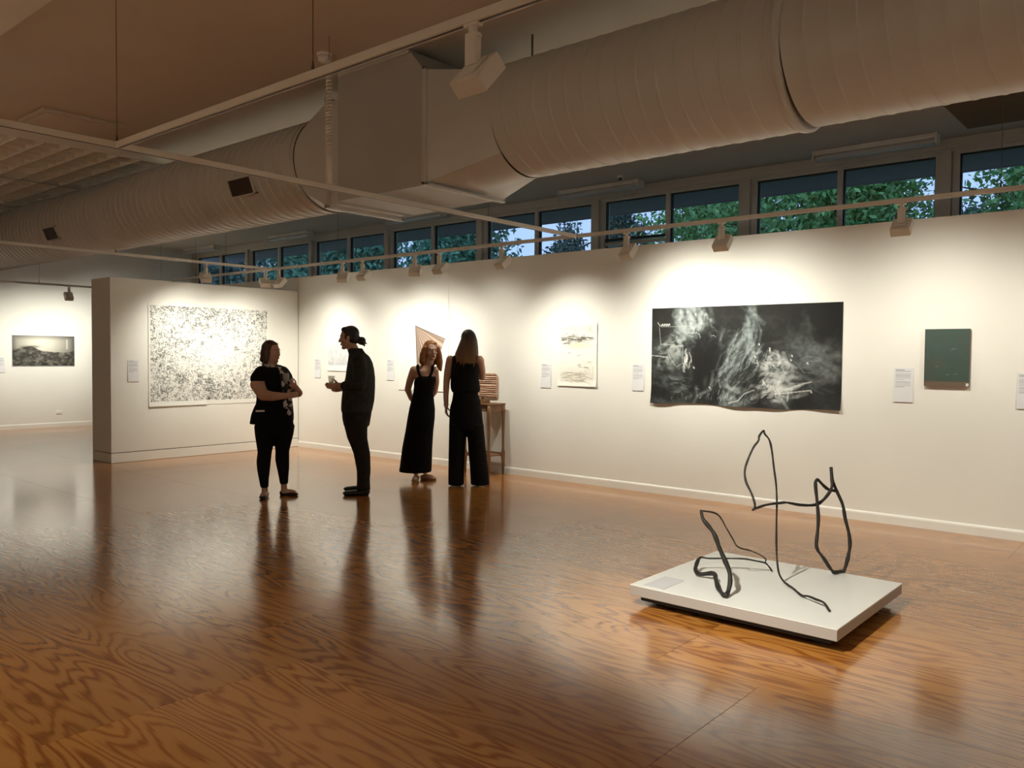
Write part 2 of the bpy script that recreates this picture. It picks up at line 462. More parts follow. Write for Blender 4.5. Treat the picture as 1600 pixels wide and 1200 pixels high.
# window wall
MOD = 2.231
SILL, HEAD = 2.35, 3.715
ww = empty('wall_window'); struct(ww, 'outer wall below and above the clerestory windows', 'wall')
MB().box(XB, XR, YW, YW+.2, 0, SILL).build('wall_below_sill', M['wall'], ww)
MB().box(0.06, XR, YW, YW+.2, SILL, CEIL).build('wall_pier', M['wall'], ww)
MB().bev(XB, XR, YW-.03, YW+.2, HEAD, CEIL, .004).build('head_trim', M['frame'], ww)
MB().box(XB, XR, YW-.055, YW-.03, HEAD+.02, HEAD+.075).build('head_moulding', M['frame'], ww)
x1 = -2.19+MOD
for i in range(8):
    b = x1 - i*MOD; a = b - MOD
    a = max(a, XB)
    w = empty('window_%d' % (8-i)); struct(w, 'two-light clerestory window', 'window')
    w.location = ((a+b)/2, YW, SILL)
    def part(nm, mat, *boxes):
        m = MB()
        for q in boxes: m.box(*q)
        o = m.build(nm, mat); o.parent = w; o.matrix_parent_inverse = Matrix.Translation(-Vector(w.location)); return o
    c = (a+b)/2
    part('window_post', M['frame'], (a-.045, a+.045, YW-.06, YW+.15, SILL, HEAD))
    part('window_jamb', M['frame'], (a+.05, a+.115, YW-.01, YW+.12, SILL, HEAD))
    part('window_jamb', M['frame'], (b-.115, b-.05, YW-.01, YW+.12, SILL, HEAD))
    part('window_mullion', M['frame'], (c-.028, c+.028, YW-.01, YW+.1, SILL, HEAD))
    part('window_head', M['frame'], (a+.05, b-.05, YW-.005, YW+.11, HEAD-.03, HEAD))
    part('window_sill', M['frame'], (a+.05, b-.05, YW-.03, YW+.15, SILL, SILL+.05))
    for (p0, p1) in ((a+.115, c-.028), (c+.028, b-.115)):
        part('glazing_seal', M['frame_dark'], (p0, p0+.018, YW+.03, YW+.07, SILL+.05, HEAD-.03),
             (p1-.014, p1, YW+.03, YW+.07, SILL+.05, HEAD-.03), (p0, p1, YW+.03, YW+.07, HEAD-.048, HEAD-.03))
        part('window_pane', M['glass'], (p0+.01, p1-.01, YW+.048, YW+.054, SILL+.05, HEAD-.04))
    if i == 2:
        part('sash_rail', M['frame'], (a+.115, c-.028, YW+.02, YW+.08, 3.075, 3.115))
        part('sash_rail', M['frame_dark'], (a+.115, c-.028, YW+.01, YW+.09, 3.135, 3.165))

# ------------------------------------------------------------------ outside: eave, lawn, trees
ev = MB().box(-40, 20, YW+.2, 10.93, 3.75, 3.80).box(-40, 20, 10.90, 10.98, 3.745, 3.95).build('trim_eave', M['eave'])
struct(ev, 'dark eave lining outside the windows', 'eave')
struct(MB().box(-90, 60, YW+.25, 90, -0.6, -0.5).build('ground', M['ground']), 'lawn outside the windows', 'ground')

def tree(x, y, ztop, rad, zlow, mat, n, leaf, label, seed, lump=9):
    rg = np.random.default_rng(seed)
    t = empty('tree', (x, y, -0.5)); tag(t, label, 'tree', 'trees outside the windows')
    h = ztop+.5
    MB().tube([(0, 0, 0), (.05, .02, h*.35), (-.04, .05, h*.6), (0, 0, h*.78)], [.22, .17, .09, .02], 8).build('trunk', M['bark'], t, True)
    br = MB()
    for k in range(9):
        a = k*2.4; z0 = h*(.35+.05*k)
        br.tube([(0, 0, z0), (math.cos(a)*rad*.4, math.sin(a)*rad*.4, z0+.35), (math.cos(a)*rad*.85, math.sin(a)*rad*.85, z0+.6)], [.06, .04, .012], 6)
    br.build('branches', M['bark'], t, True)
    # crown: leaves spread over the shells of overlapping lumps
    zc = (zlow+.5+h)/2; hz = (h-zlow-.5)/2
    cs = []
    for k in range(lump):
        d = rg.normal(size=3); d /= np.linalg.norm(d)
        f = rg.uniform(.35, .72)
        cs.append((d[0]*rad*f, d[1]*rad*f, zc+d[2]*hz*f, rg.uniform(.35, .55)))
    V = np.empty((n*4, 3)); F = np.arange(n*4).reshape(n, 4)
    li = rg.integers(0, lump, n)
    C = np.array(cs)[li]
    d = rg.normal(size=(n, 3)); d /= np.linalg.norm(d, axis=1)[:, None]
    rr = C[:, 3]*rg.uniform(.35, 1.12, n)
    P = C[:, :3]+d*np.stack([rr*rad, rr*rad, rr*hz], 1)
    u = rg.normal(size=(n, 3)); u /= np.linalg.norm(u, axis=1)[:, None]
    w_ = np.cross(u, rg.normal(size=(n, 3))); w_ /= np.linalg.norm(w_, axis=1)[:, None]
    s = leaf*rg.uniform(.6, 1.3, n)[:, None]
    V[0::4] = P-u*s; V[1::4] = P+w_*s*.45; V[2::4] = P+u*s; V[3::4] = P-w_*s*.45
    me = bpy.data.meshes.new('foliage'); me.from_pydata(V.tolist(), [], F.tolist()); me.materials.append(mat)
    o = bpy.data.objects.new('foliage', me); COL.objects.link(o); o.parent = t; o['kind'] = 'stuff'
    return t
tree(-10.3, 20.4, 7.5, 2.4, 2.0, M['leaf_green'], 20000, .08, 'green leafy tree outside, right of the small dark crowns', 1, 18)
tree(-6.1, 16.4, 7.3, 2.3, 1.5, M['leaf_green'], 27000, .07, 'dense green tree filling the windows above the dark drawing', 2, 22)
tree(-1.7, 16.2, 7.5, 2.0, 1.5, M['leaf_green'], 25000, .07, 'green tree at the right-hand window edge', 3, 22)
tree(-4.2, 19.8, 5.6, 1.5, 1.0, M['leaf_dark'], 7000, .08, 'thin dark tree letting sky through beside the wide post', 4, 10)
tree(-18.2, 24.5, 7.1, 1.3, 2.6, M['leaf_dark'], 8000, .09, 'small round dark tree below the spire', 5, 12)
tree(-15.95, 24.5, 7.3, 1.05, 2.6, M['leaf_dark'], 8000, .085, 'small round dark tree seen through the divided pane', 6, 12)
tree(-17.0, 17.5, 6.9, 1.9, 1.5, M['leaf_blue'], 14000, .10, 'bluish green tree behind the middle windows', 7, 18)
tree(-22.8, 18.3, 7.4, 2.0, 1.0, M['leaf_blue'], 14000, .11, 'bluish green tree above the tilted-square drawing', 8, 18)
tree(-30.0, 21.5, 8.9, 2.6, 1.0, M['leaf_blue'], 14000, .13, 'bluish green tree above the pale mountain drawing', 9, 18)
tree(-42.0, 26.0, 10.6, 4.2, 0.5, M['leaf_dark'], 14000, .17, 'broad dark tree behind the farthest windows', 10, 18)
sp = empty('spire', (-24.0, 33, -.5)); tag(sp, 'distant thin roof spire rising beside the small dark tree', 'spire')
MB().tube([(0, 0, 0), (0, 0, 7.6)], [.14, .12], 8).build('spire_tower', M['eave'], sp)
MB().tube([(0, 0, 7.6), (0, 0, 8.0), (0, 0, 8.7)], [.11, .04, .012], 8).build('spire_needle', M['eave'], sp)

# ------------------------------------------------------------------ spiral air duct
DY, DZ, DR = 4.672, 3.242, 0.4135
duct = empty('air_duct', (0, DY, DZ)); tag(duct, 'large cream painted spiral air duct hung below the ceiling', 'air duct')
def spiral(xa, xb, R, pitch, name, bead=.009, seg=56, width=.10):
    mb = MB(); n = int(math.ceil((xb-xa)/pitch)); xs = []; rs = []
    for k in range(n):
        for f, d in ((0, 0), (1-2*width, 0), (1-width*1.2, bead), (1-width*.6, bead)):
            xs.append(xa+pitch*(k+f)); rs.append(R+d)
    xs.append(xa+pitch*n); rs.append(R)
    for i, (x, r) in enumerate(zip(xs, rs)):
        for k in range(seg):
            a = 2*math.pi*k/seg
            mb.v.append((min(max(x+pitch*(k/seg-.5), xa), xb), r*math.cos(a), r*math.sin(a)))
    for i in range(len(xs)-1):
        for k in range(seg-1):
            a = i*seg+k; b = a+1
            mb.f.append((a, b, b+seg, a+seg))
        # close the seam of the helix one pitch further on
        if i+4 < len(xs)-0:
            a = i*seg+seg-1; b = (i+4)*seg
            j = i+1
            if j+4 < len(xs): mb.f.append((a, b, (j+4)*seg, j*seg+seg-1))
    return smooth_by(mb.build(name, M['duct'], duct), .3)
spiral(XB+.02, -6.16, DR, .132, 'spiral_section')
spiral(-3.86, -1.83, DR, .132, 'spiral_section', bead=.0035)
spiral(-1.80, 5.9, DR-.012, .135, 'spiral_section', bead=.003)
MB().tube([(-1.845, 0, 0), (-1.838, 0, 0), (-1.806, 0, 0), (-1.80, 0, 0)], [DR, DR+.012, DR+.012, DR-.01], 56).build('joint_band', M['duct'], duct, True)
def rect_ring(x, cy, cz, hy, hz, n=56):
    r = []
    for k in range(n):
        a = 2*math.pi*k/n; c, s = math.cos(a), math.sin(a)
        t = 1/max(abs(c), abs(s)); r.append((x, cy+c*t*hy-DY, cz+s*t*hz-DZ))
    return r
def circ_ring(x, R, n=56):
    return [(x, R*math.cos(2*math.pi*k/n), R*math.sin(2*math.pi*k/n)) for k in range(n)]
def trans(A, B, name):
    n = len(A)
    o = MB().add(A+B, [(k, (k+1) % n, (k+1) % n+n, k+n) for k in range(n)]).build(name, M['duct'], duct)
    return smooth_by(o, .35)
trans(circ_ring(-6.17, DR), rect_ring(-5.66, 4.65, 3.195, .405, .435), 'transition_piece')
trans(rect_ring(-4.48, 4.675, 3.215, .435, .415), circ_ring(-3.855, DR), 'transition_piece')
def flange(x, cy, cz, hy, hz):
    m = MB(); t = .018
    y0, y1, z0, z1 = cy-hy-DY, cy+hy-DY, cz-hz-DZ, cz+hz-DZ
    m.bev(x-.02, x+.02, y0-.02, y0+.012, z0-.02, z1+.02, .006)
    m.bev(x-.02, x+.02, y1-.012, y1+.02, z0-.02, z1+.02, .006)
    m.bev(x-.02, x+.02, y0-.02, y1+.02, z0-.024, z0+.008, .006)
    m.bev(x-.02, x+.02, y0-.02, y1+.02, z1-.008, z1+.02, .006)
    m.build('flange', M['duct'], duct)
flange(-5.66, 4.65, 3.195, .405, .435)
flange(-4.48, 4.675, 3.215, .435, .415)
# plenum box between the flanges, chamfered where it meets the ceiling
poly = [(-5.53, 2.785), (-4.50, 2.80), (-4.50, 3.63), (-4.68, 3.825), (-5.53, 3.845)]
k = len(poly)
MB().add([(x, 4.25-DY, z-DZ) for x, z in poly]+[(x, 5.10-DY, z-DZ) for x, z in poly],
         [tuple(range(k)), tuple(range(k, 2*k))[::-1]]+[(i, i+k, (i+1) % k+k, (i+1) % k) for i in range(k)]).build('plenum_box', M['duct_box'], duct)
MB().box(-5.65, -5.53, 4.258-DY, 5.0-DY, 2.764-DZ, 3.62-DZ).build('plenum_neck', M['duct'], duct)
MB().add([(-5.10, 4.238-DY, 2.97-DZ), (-4.42, 4.238-DY, 2.782-DZ), (-5.50, 4.238-DY, 2.782-DZ), (-5.10, 4.9-DY, 2.80-DZ), (-4.42, 4.9-DY, 2.776-DZ), (-5.50, 4.9-DY, 2.776-DZ)],
         [(0, 2, 1), (3, 4, 5), (0, 1, 4, 3), (0, 3, 5, 2), (1, 2, 5, 4)]).build('deflector', M['duct_box'], duct)
MB().bev(-5.52, -4.66, 4.235-DY, 4.25-DY, 3.79-DZ, 3.815-DZ, .003).build('plenum_trim', M['duct'], duct)
def duct_grille(xa, xb, ang):
    g = empty('duct_grille'); g.parent = duct
    g.location = ((xa+xb)/2, math.cos(ang)*(DR+.010), math.sin(ang)*(DR+.010)); g.rotation_euler = (ang-math.pi/2, 0, 0)
    w = (xb-xa)/2; h = .075
    MB().box(-w, w, -h, h, -.03, .006).build('grille_recess', M['grille'], g)
    fr = MB().box(-w-.02, -w, -h-.015, h+.015, -.02, .014).box(w, w+.03, -h-.015, h+.015, -.02, .014)
    fr.box(-w-.02, w+.03, -h-.015, -h, -.02, .014).box(-w-.02, w+.03, h, h+.015, -.02, .014)
    fr.build('grille_frame', M['duct'], g)
    for j in range(5):
        MB().box(-w, w, -h+.02+j*.028, -h+.026+j*.028, .004, .012).build('grille_slat', M['wood_dark'], g)
duct_grille(-7.21, -6.84, math.radians(-160))
duct_grille(-11.77, -11.40, math.radians(-156))
for x in (-3.817, -.6):
    MB().tube([(x, 0, DR-.01), (x, 0, CEIL-DZ)], .008, 8).build('hanger_rod', M['wire'], duct)

# ------------------------------------------------------------------ open-cell louvre ceiling, vent, detectors
lv = empty('ceiling_louver', (-9.4, 4.0, 3.72)); tag(lv, 'cream open-cell louvre panels in the ceiling left of the duct', 'ceiling louver')
LX0, LX1 = -17.6, -9.40
bl = MB().bev(LX0+9.4, 0, -.007, .007, 0, .10, .002).mesh('louver_blade'); bl.materials.append(M['louver'])
for j in range(-3, 9):
    o = bpy.data.objects.new('louver_blade', bl); COL.objects.link(o); o.parent = lv
    o.location = (0, 3.159+.255*j-4.0, 0)
cb = MB().bev(-.006, .006, 3.159-.255*3-4.0, 3.159+.255*8-4.0, .004, .096, .002).mesh('cross_blade'); cb.materials.append(M['louver'])
for j in range(33):
    o = bpy.data.objects.new('cross_blade', cb); COL.objects.link(o); o.parent = lv
    o.location = (-.255*j, 0, 0)
for x in (-2.25, -4.5, -6.75):
    MB().box(x-.014, x+.014, 3.159-.255*3-4.0, 3.159+.255*8-4.0, -.012, 0).build('support_bar', M['duct'], lv)

vt = empty('ceiling_vent', (-8.83, 3.48, CEIL)); tag(vt, 'flat rectangular ceiling vent with one long slot', 'vent')
MB().bev(-.32, .32, -.39, .39, -.03, 0, .006).build('vent_frame', M['ceiling'], vt)
MB().bev(-.27, .27, -.34, .34, -.045, -.03, .004).build('vent_plate', M['ceiling'], vt)
MB().box(-.285, -.262, -.30, .30, -.048, -.028).build('vent_slot', M['slot'], vt)

sd = empty('smoke_detector', (-5.31, 3.95, CEIL)); tag(sd, 'small round smoke detector on the ceiling above the near track', 'detector')
MB().tube([(0, 0, 0), (0, 0, -.02)], .06, 20).build('base', M['plastic'], sd, False)
MB().loft([(0, 0, -.02, .05, .05), (0, 0, -.05, .048, .048), (0, 0, -.065, .035, .035)], 20).build('sensing_head', M['plastic'], sd, True)
sd = empty('motion_sensor', (-5.87, 9.0, CEIL)); tag(sd, 'small ceiling sensor beside a batten light near the windows', 'sensor')
MB().tube([(0, 0, 0), (0, 0, -.03)], .045, 16).build('base', M['plastic'], sd, False)
MB().ell((0, 0, -.035), (.022, .022, .018)).build('lens_dome', M['slot'], sd, True)

for xa, xb, lab in ((-3.49, -2.21, 'unlit batten light on the ceiling nearest the viewer, by the wide window post'),
                    (-7.08, -5.76, 'unlit batten light beside the small ceiling sensor'),
                    (-10.75, -9.43, 'unlit batten light half hidden behind the duct plenum'),
                    (-14.3, -12.98, 'unlit batten light second from the far end wall'),
                    (-17.62, -16.30, 'unlit batten light in the corner at the far end wall')):
    c = (xa+xb)/2; hw = (xb-xa)/2
    b = empty('batten_light', (c, 9.33, CEIL-.002)); tag(b, lab, 'batten light', 'batten lights above the windows')
    MB().bev(-hw+.02, hw-.02, -.075, .075, -.055, 0, .006).build('batten_body', M['batten'], b)
    MB().bev(-hw+.02, hw-.02, -.065, .065, -.105, -.055, .02).build('diffuser', M['diffuser'], b)
    for s in (-1, 1):
        MB().bev(s*hw-.02 if s > 0 else -hw, hw if s > 0 else -hw+.02, -.08, .08, -.11, 0, .004).build('end_cap', M['batten'], b)

# ------------------------------------------------------------------ lighting tracks
TZ = 2.75
def track(axis, a, b, other, label, wires):
    c = (a+b)/2
    t = empty('lighting_track', (c, other, TZ) if axis == 0 else (other, c, TZ)); tag(t, label, 'track', 'white lighting tracks')
    h = (b-a)/2
    if axis == 0:
        MB().bev(-h, h, -.0175, .0175, -.017, .019, .002).build('track_rail', M['track'], t)
        MB().box(-h+.01, h-.01, -.006, .006, -.0185, -.015).build('track_slot', M['slot'], t)
    else:
        MB().bev(-.0175, .0175, -h, h, -.017, .019, .002).build('track_rail', M['track'], t)
        MB().box(-.006, .006, -h+.01, h-.01, -.0185, -.015).build('track_slot', M['slot'], t)
    for w in wires:
        q = (w-c, 0) if axis == 0 else (0, w-c)
        top = CEIL if axis == 0 or not 4.2 < w < 5.2 or other < -16 else (2.70 if other > -8 else 2.82)
        if top < TZ: continue
        MB().tube([(q[0], q[1], .06), (q[0], q[1], top-TZ)], .0022, 6).build('suspension_wire', M['wire'], t)
        MB().tube([(q[0], q[1], .015), (q[0], q[1], .035), (q[0], q[1], .065)], [.007, .007, .003], 8).build('wire_grip', M['wire'], t)
    return t
MTY, NTY, CX1, CX2, BTX = 6.84, 2.215, -4.99, -10.42, -16.1
track(0, -13.4, 5.6, MTY, 'long white lighting track parallel to the display wall', (-12.6, -8.9, -6.2, -1.2, 1.6, 4.4))
track(0, CX1+.018, 5.6, NTY, 'nearest white lighting track running across the top of the view', (-3.06, -.2, 3))
track(1, -4.0, MTY-.018, CX1, 'white cross track passing in front of the duct', (-2.4, 2.215, 4.78))
track(1, -3.0, MTY-.018, CX2, 'white cross track in front of the partition wall', (-1, 2.2, 4.6, 6.1))
track(1, -3.0, 8.6, BTX, 'white lighting track in front of the far end wall', (1.5, 5.75, 8))

cc = empty('coiled_cord', (-4.985, 3.75, TZ+.021)); tag(cc, 'white coiled power cord hanging down to the cross track', 'cord')
pts = []
turns = 30; N = turns*10
for i in range(N+1):
    f = i/N; z = .20+(3.66-TZ-.02-.20)*(f**1.2)
    a = f*turns*2*math.pi
    pts.append((.017*math.cos(a), .017*math.sin(a), z))
MB().tube([(0, 0, 3.62-TZ-.02), (0, 0, CEIL-TZ-.021)], .002, 6).build('cord_hanger', M['wire'], cc)
MB().tube(pts, .009, 6).build('cord_coil', M['cord'], cc, True)
MB().tube([(0, 0, 0), (0, 0, .12), (.003, 0, .22)], .022, 12).build('cord_sleeve', M['cord'], cc, True)
MB().tube([(0, 0, 0), (0, 0, .02)], .024, 12).build('cord_socket', M['plastic'], cc)

# lamp head: adapter, gear box, flat square lamp on a pivot that tips towards its target
def shared(mb, nm, mat):
    me = mb.mesh(nm); me.materials.append(mat); return me
ME_AD = shared(MB().bev(-.035, .035, -.016, .016, -.03, -.017, .003).tube([(0, 0, -.03), (0, 0, -.055)], .016, 12).bev(.012, .042, -.004, .004, -.075, -.065, .001), 'track_adapter', M['lamp'])
ME_GB = shared(MB().bev(-.027, .027, -.016, .016, -.17, -.052, .003), 'gear_box', M['lamp'])
ME_LB = shared(MB().bev(-.072, .072, -.078, .078, -.035, .035, .005).bev(-.045, .045, -.05, .05, .034, .045, .004), 'lamp_box', M['lamp'])
ME_LN = shared(MB().bev(-.06, .06, -.066, .066, -.0375, -.034, .001), 'lamp_lens', M['lens'])
def lamp(x, y, target, label, power, size=48, blend=.7, rz=0.0, col=SPOT_COL):
    t = empty('track_spotlight', (x, y, TZ), rz); tag(t, label, 'spotlight', 'white track spotlights')
    for me in (ME_AD, ME_GB):
        o = bpy.data.objects.new(me.name, me); COL.objects.link(o); o.parent = t
    c = Vector((x, y, TZ-.185))
    d = (Vector(target)-c).normalized()
    box = bpy.data.objects.new('lamp_box', ME_LB); COL.objects.link(box); box.parent = t
    box.matrix_basis = Matrix.Rotation(-rz, 4, 'Z') @ Matrix.Translation((d.x*.035, d.y*.035, -.185+d.z*.02)) @ d.to_track_quat('-Z', 'Y').to_matrix().to_4x4()
    ln = bpy.data.objects.new('lamp_lens', ME_LN); COL.objects.link(ln); ln.parent = box
    ld = bpy.data.lights.new('spot_beam', 'SPOT'); ld.energy = power*SPOT_W; ld.color = col
    ld.spot_size = math.radians(size); ld.spot_blend = blend; ld.shadow_soft_size = .045
    lo = bpy.data.objects.new('spot_beam', ld); COL.objects.link(lo); lo.parent = box; lo.location = (0, 0, -.05)
    return t
lamp(CX2, 5.80, (-11.44, 6.15, 1.2), 'track spotlight facing the left half of the dense ink drawing', 84, 115, 1)
lamp(CX2, 6.72, (-11.44, 7.0, 1.2), 'left of two track spotlights side by side at the track junction', 62, 115, 1)
lamp(-10.27, MTY, (-10.45, 8.0, 1.3), 'right of two track spotlights side by side at the track junction', 75, 105, 1)
lamp(-8.80, MTY, (-9.7, 8.0, 1.25), 'left of the pair of track spotlights above the man', 40, 110, 1)
lamp(-8.39, MTY, (-8.55, 8.0, 1.3), 'right of the pair of track spotlights above the man', 74, 105, 1)
lamp(-7.40, MTY, (-8.3, 8.0, 1.25), 'left of the pair of track spotlights above the red-haired woman', 60, 105, 1)
lamp(-6.98, MTY, (-7.1, 8.0, 1.1), 'right of the pair of track spotlights above the red-haired woman', 45, 120, 1)
lamp(-6.00, MTY, (-5.80, 8.0, 1.2), 'track spotlight facing the brown and white sketch', 92, 105, 1)
lamp(-4.38, MTY, (-4.25, 8.0, 1.6), 'track spotlight above the left end of the large dark drawing', 98, 118, 1)
lamp(-3.38, MTY, (-3.4, 8.0, 1.5), 'track spotlight above the right end of the large dark drawing', 64, 130, 1)
lamp(-1.87, MTY, (-1.9, 8.0, 1.2), 'track spotlight nearest the viewer on the wall track', 55, 140, 1)
lamp(-.35, MTY, (-.4, 8.0, 1.2), 'track spotlight just past the right edge of the view', 60, 140, 1)
lamp(-2.09, NTY, (-2.0, 4.75, .2), 'large-looking track spotlight hanging in front of the duct', 330, 62, 1)
lamp(BTX, 6.25, (XB, 6.4, 1.3), 'track spotlight facing the landscape photograph on the far wall', 140, 110, 1)
lamp(BTX, 6.95, (XB, 7.6, 1.6), 'track spotlight half hidden by the partition edge', 60, 110, 1)
lamp(BTX, 4.3, (XB, 4.4, 1.6), 'track spotlight on the far wall track beyond the left edge of the view', 120, 110, 1)
# unseen fill lamps, added out of view for bounce and floor light
lamp(CX2, .3, (-9.0, -1.5, 0), 'unseen fill spotlight added left of the view to brighten the open floor', 300, 120, 1)
lamp(CX1, -.8, (-5.4, -3.5, 0.6), 'unseen fill spotlight added behind the viewer on the cross track', 250, 120, 1)
lamp(CX1, .75, (-3.4, 1.3, 0), 'unseen fill spotlight added left of the view to brighten the floor near the viewer', 70, 130, 1)  # added fill, lifts the floor at the lower left
lamp(CX1, -3.2, (-5.2, YN, 1.5), 'unseen fill spotlight added behind the viewer facing the rear wall', 300, 120, 1)
lamp(1.2, NTY, (2.4, 4.6, 0), 'unseen fill spotlight added right of the view to brighten the open floor', 260, 120, 1)
lamp(4.2, NTY, (XR, 2.4, 1.5), 'unseen fill spotlight added right of the view facing the near end wall', 300, 120, 1)

# ------------------------------------------------------------------ works on the walls
def vnoise(ny, nx, fy, fx, rg, octs=3):
    """smooth value noise, 0..1"""
    out = np.zeros((ny, nx)); amp = 1.0; tot = 0
    for o_ in range(octs):
        gy, gx = max(2, int(fy*2**o_)+2), max(2, int(fx*2**o_)+2)
        g = rg.random((gy, gx))
        yy = np.linspace(0, gy-1.001, ny); xx = np.linspace(0, gx-1.001, nx)
        y0 = yy.astype(int); x0 = xx.astype(int)
        ty = (yy-y0)[:, None]; tx = (xx-x0)[None, :]
        ty = ty*ty*(3-2*ty); tx = tx*tx*(3-2*tx)
        a = g[np.ix_(y0, x0)]; b = g[np.ix_(y0, x0+1)]; c = g[np.ix_(y0+1, x0)]; d = g[np.ix_(y0+1, x0+1)]
        out += amp*((a*(1-tx)+b*tx)*(1-ty)+(c*(1-tx)+d*tx)*ty); tot += amp; amp *= .5
    return out/tot
class Canvas:
    """drawing surface: rows from the top, u across and v down in 0..1, linear colour"""
    def __init__(s, w, h, nx, ny, base):
        s.w, s.h, s.nx, s.ny = w, h, nx, ny
        s.c = np.ones((ny, nx, 3))*np.array(base)
        s.U, s.V = np.meshgrid(np.linspace(0, 1, nx), np.linspace(0, 1, ny))
    def blur(s, n=1):
        for _ in range(n):
            c = np.pad(s.c, ((1, 1), (1, 1), (0, 0)), 'edge')
            s.c = (c[:-2, 1:-1]+c[2:, 1:-1]+c[1:-1, :-2]+c[1:-1, 2:]+2*c[1:-1, 1:-1])/6
    def mix(s, mask, col):
        s.c = s.c*(1-mask[..., None])+np.array(col)*mask[..., None]
    def line(s, pts, wid, col, al=1.0, soft=0.5):
        """wid in metres"""
        for (u0, v0), (u1, v1) in zip(pts, pts[1:]):
            mu = wid/s.w*1.6; mv = wid/s.h*1.6
            i0 = max(0, int((min(u0, u1)-mu)*(s.nx-1))); i1 = min(s.nx, int((max(u0, u1)+mu)*(s.nx-1))+2)
            j0 = max(0, int((min(v0, v1)-mv)*(s.ny-1))); j1 = min(s.ny, int((max(v0, v1)+mv)*(s.ny-1))+2)
            if i1 <= i0 or j1 <= j0: continue
            X = s.U[j0:j1, i0:i1]*s.w; Y = s.V[j0:j1, i0:i1]*s.h
            ax, ay, bx, by = u0*s.w, v0*s.h, u1*s.w, v1*s.h
            dx, dy = bx-ax, by-ay; L2 = dx*dx+dy*dy+1e-12
            t = np.clip(((X-ax)*dx+(Y-ay)*dy)/L2, 0, 1)
            d = np.hypot(X-ax-t*dx, Y-ay-t*dy)
            m = np.clip((wid/2-d)/(wid/2*soft+1e-9)+.5, 0, 1)*al
            s.c[j0:j1, i0:i1] = s.c[j0:j1, i0:i1]*(1-m[..., None])+np.array(col)*m[..., None]
    def blob(s, u, v, ru, rv, col, al):
        d = ((s.U-u)/ru)**2+((s.V-v)/rv)**2
        s.mix(np.clip(np.exp(-d*1.6)*al, 0, 1), col)
def hang(name, cv, plane, pos, normal, mat, thick=.002, warp=None, standoff=.003, parent=None):
    """sheet of paper / canvas as a real thin slab. plane 'Y': hangs on a wall facing -Y; 'X': on a wall facing +X.
    pos = left/top corner seen from the room (along-wall coordinate, z top)"""
    nx, ny = cv.nx, cv.ny
    U, V = cv.U, cv.V
    off = standoff+thick+(warp(U, V) if warp else 0*U)
    A = U*cv.w; Z = -V*cv.h
    def co(a, z, o_):
        return np.stack([a, -o_, z], -1) if plane == 'Y' else np.stack([o_, a, z], -1)
    F = co(A, Z, off).reshape(-1, 3); B = co(A, Z, off-thick).reshape(-1, 3)
    n = nx*ny
    idx = np.arange(n).reshape(ny, nx)
    q = np.stack([idx[:-1, :-1], idx[1:, :-1], idx[1:, 1:], idx[:-1, 1:]], -1).reshape(-1, 4)
    border = np.concatenate([idx[0, :], idx[1:, -1], idx[-1, -2::-1], idx[-2:0:-1, 0]])
    nb = len(border)
    verts = np.concatenate([F, B])
    nxt = np.roll(border, -1)
    edge = np.stack([border, nxt, nxt+n, border+n], -1)
    faces = np.concatenate([q, edge, q[:, ::-1]+n]).tolist()
    me = bpy.data.meshes.new(name); me.from_pydata(verts.tolist(), [], faces)
    ca = me.color_attributes.new('ink', 'FLOAT_COLOR', 'POINT')
    col = np.ones((2*n, 4)); col[:n, :3] = cv.c.reshape(-1, 3); col[n:, :3] = cv.c.reshape(-1, 3)
    ca.data.foreach_set('color', np.clip(col, 0, 1).astype(np.float32).ravel())
    me.materials.append(mat)
    o = bpy.data.objects.new(name, me); COL.objects.link(o)
    o.location = (pos[0], 8.0, pos[1]) if plane == 'Y' else (normal, pos[0], pos[1])
    if parent: o.parent = parent
    return o

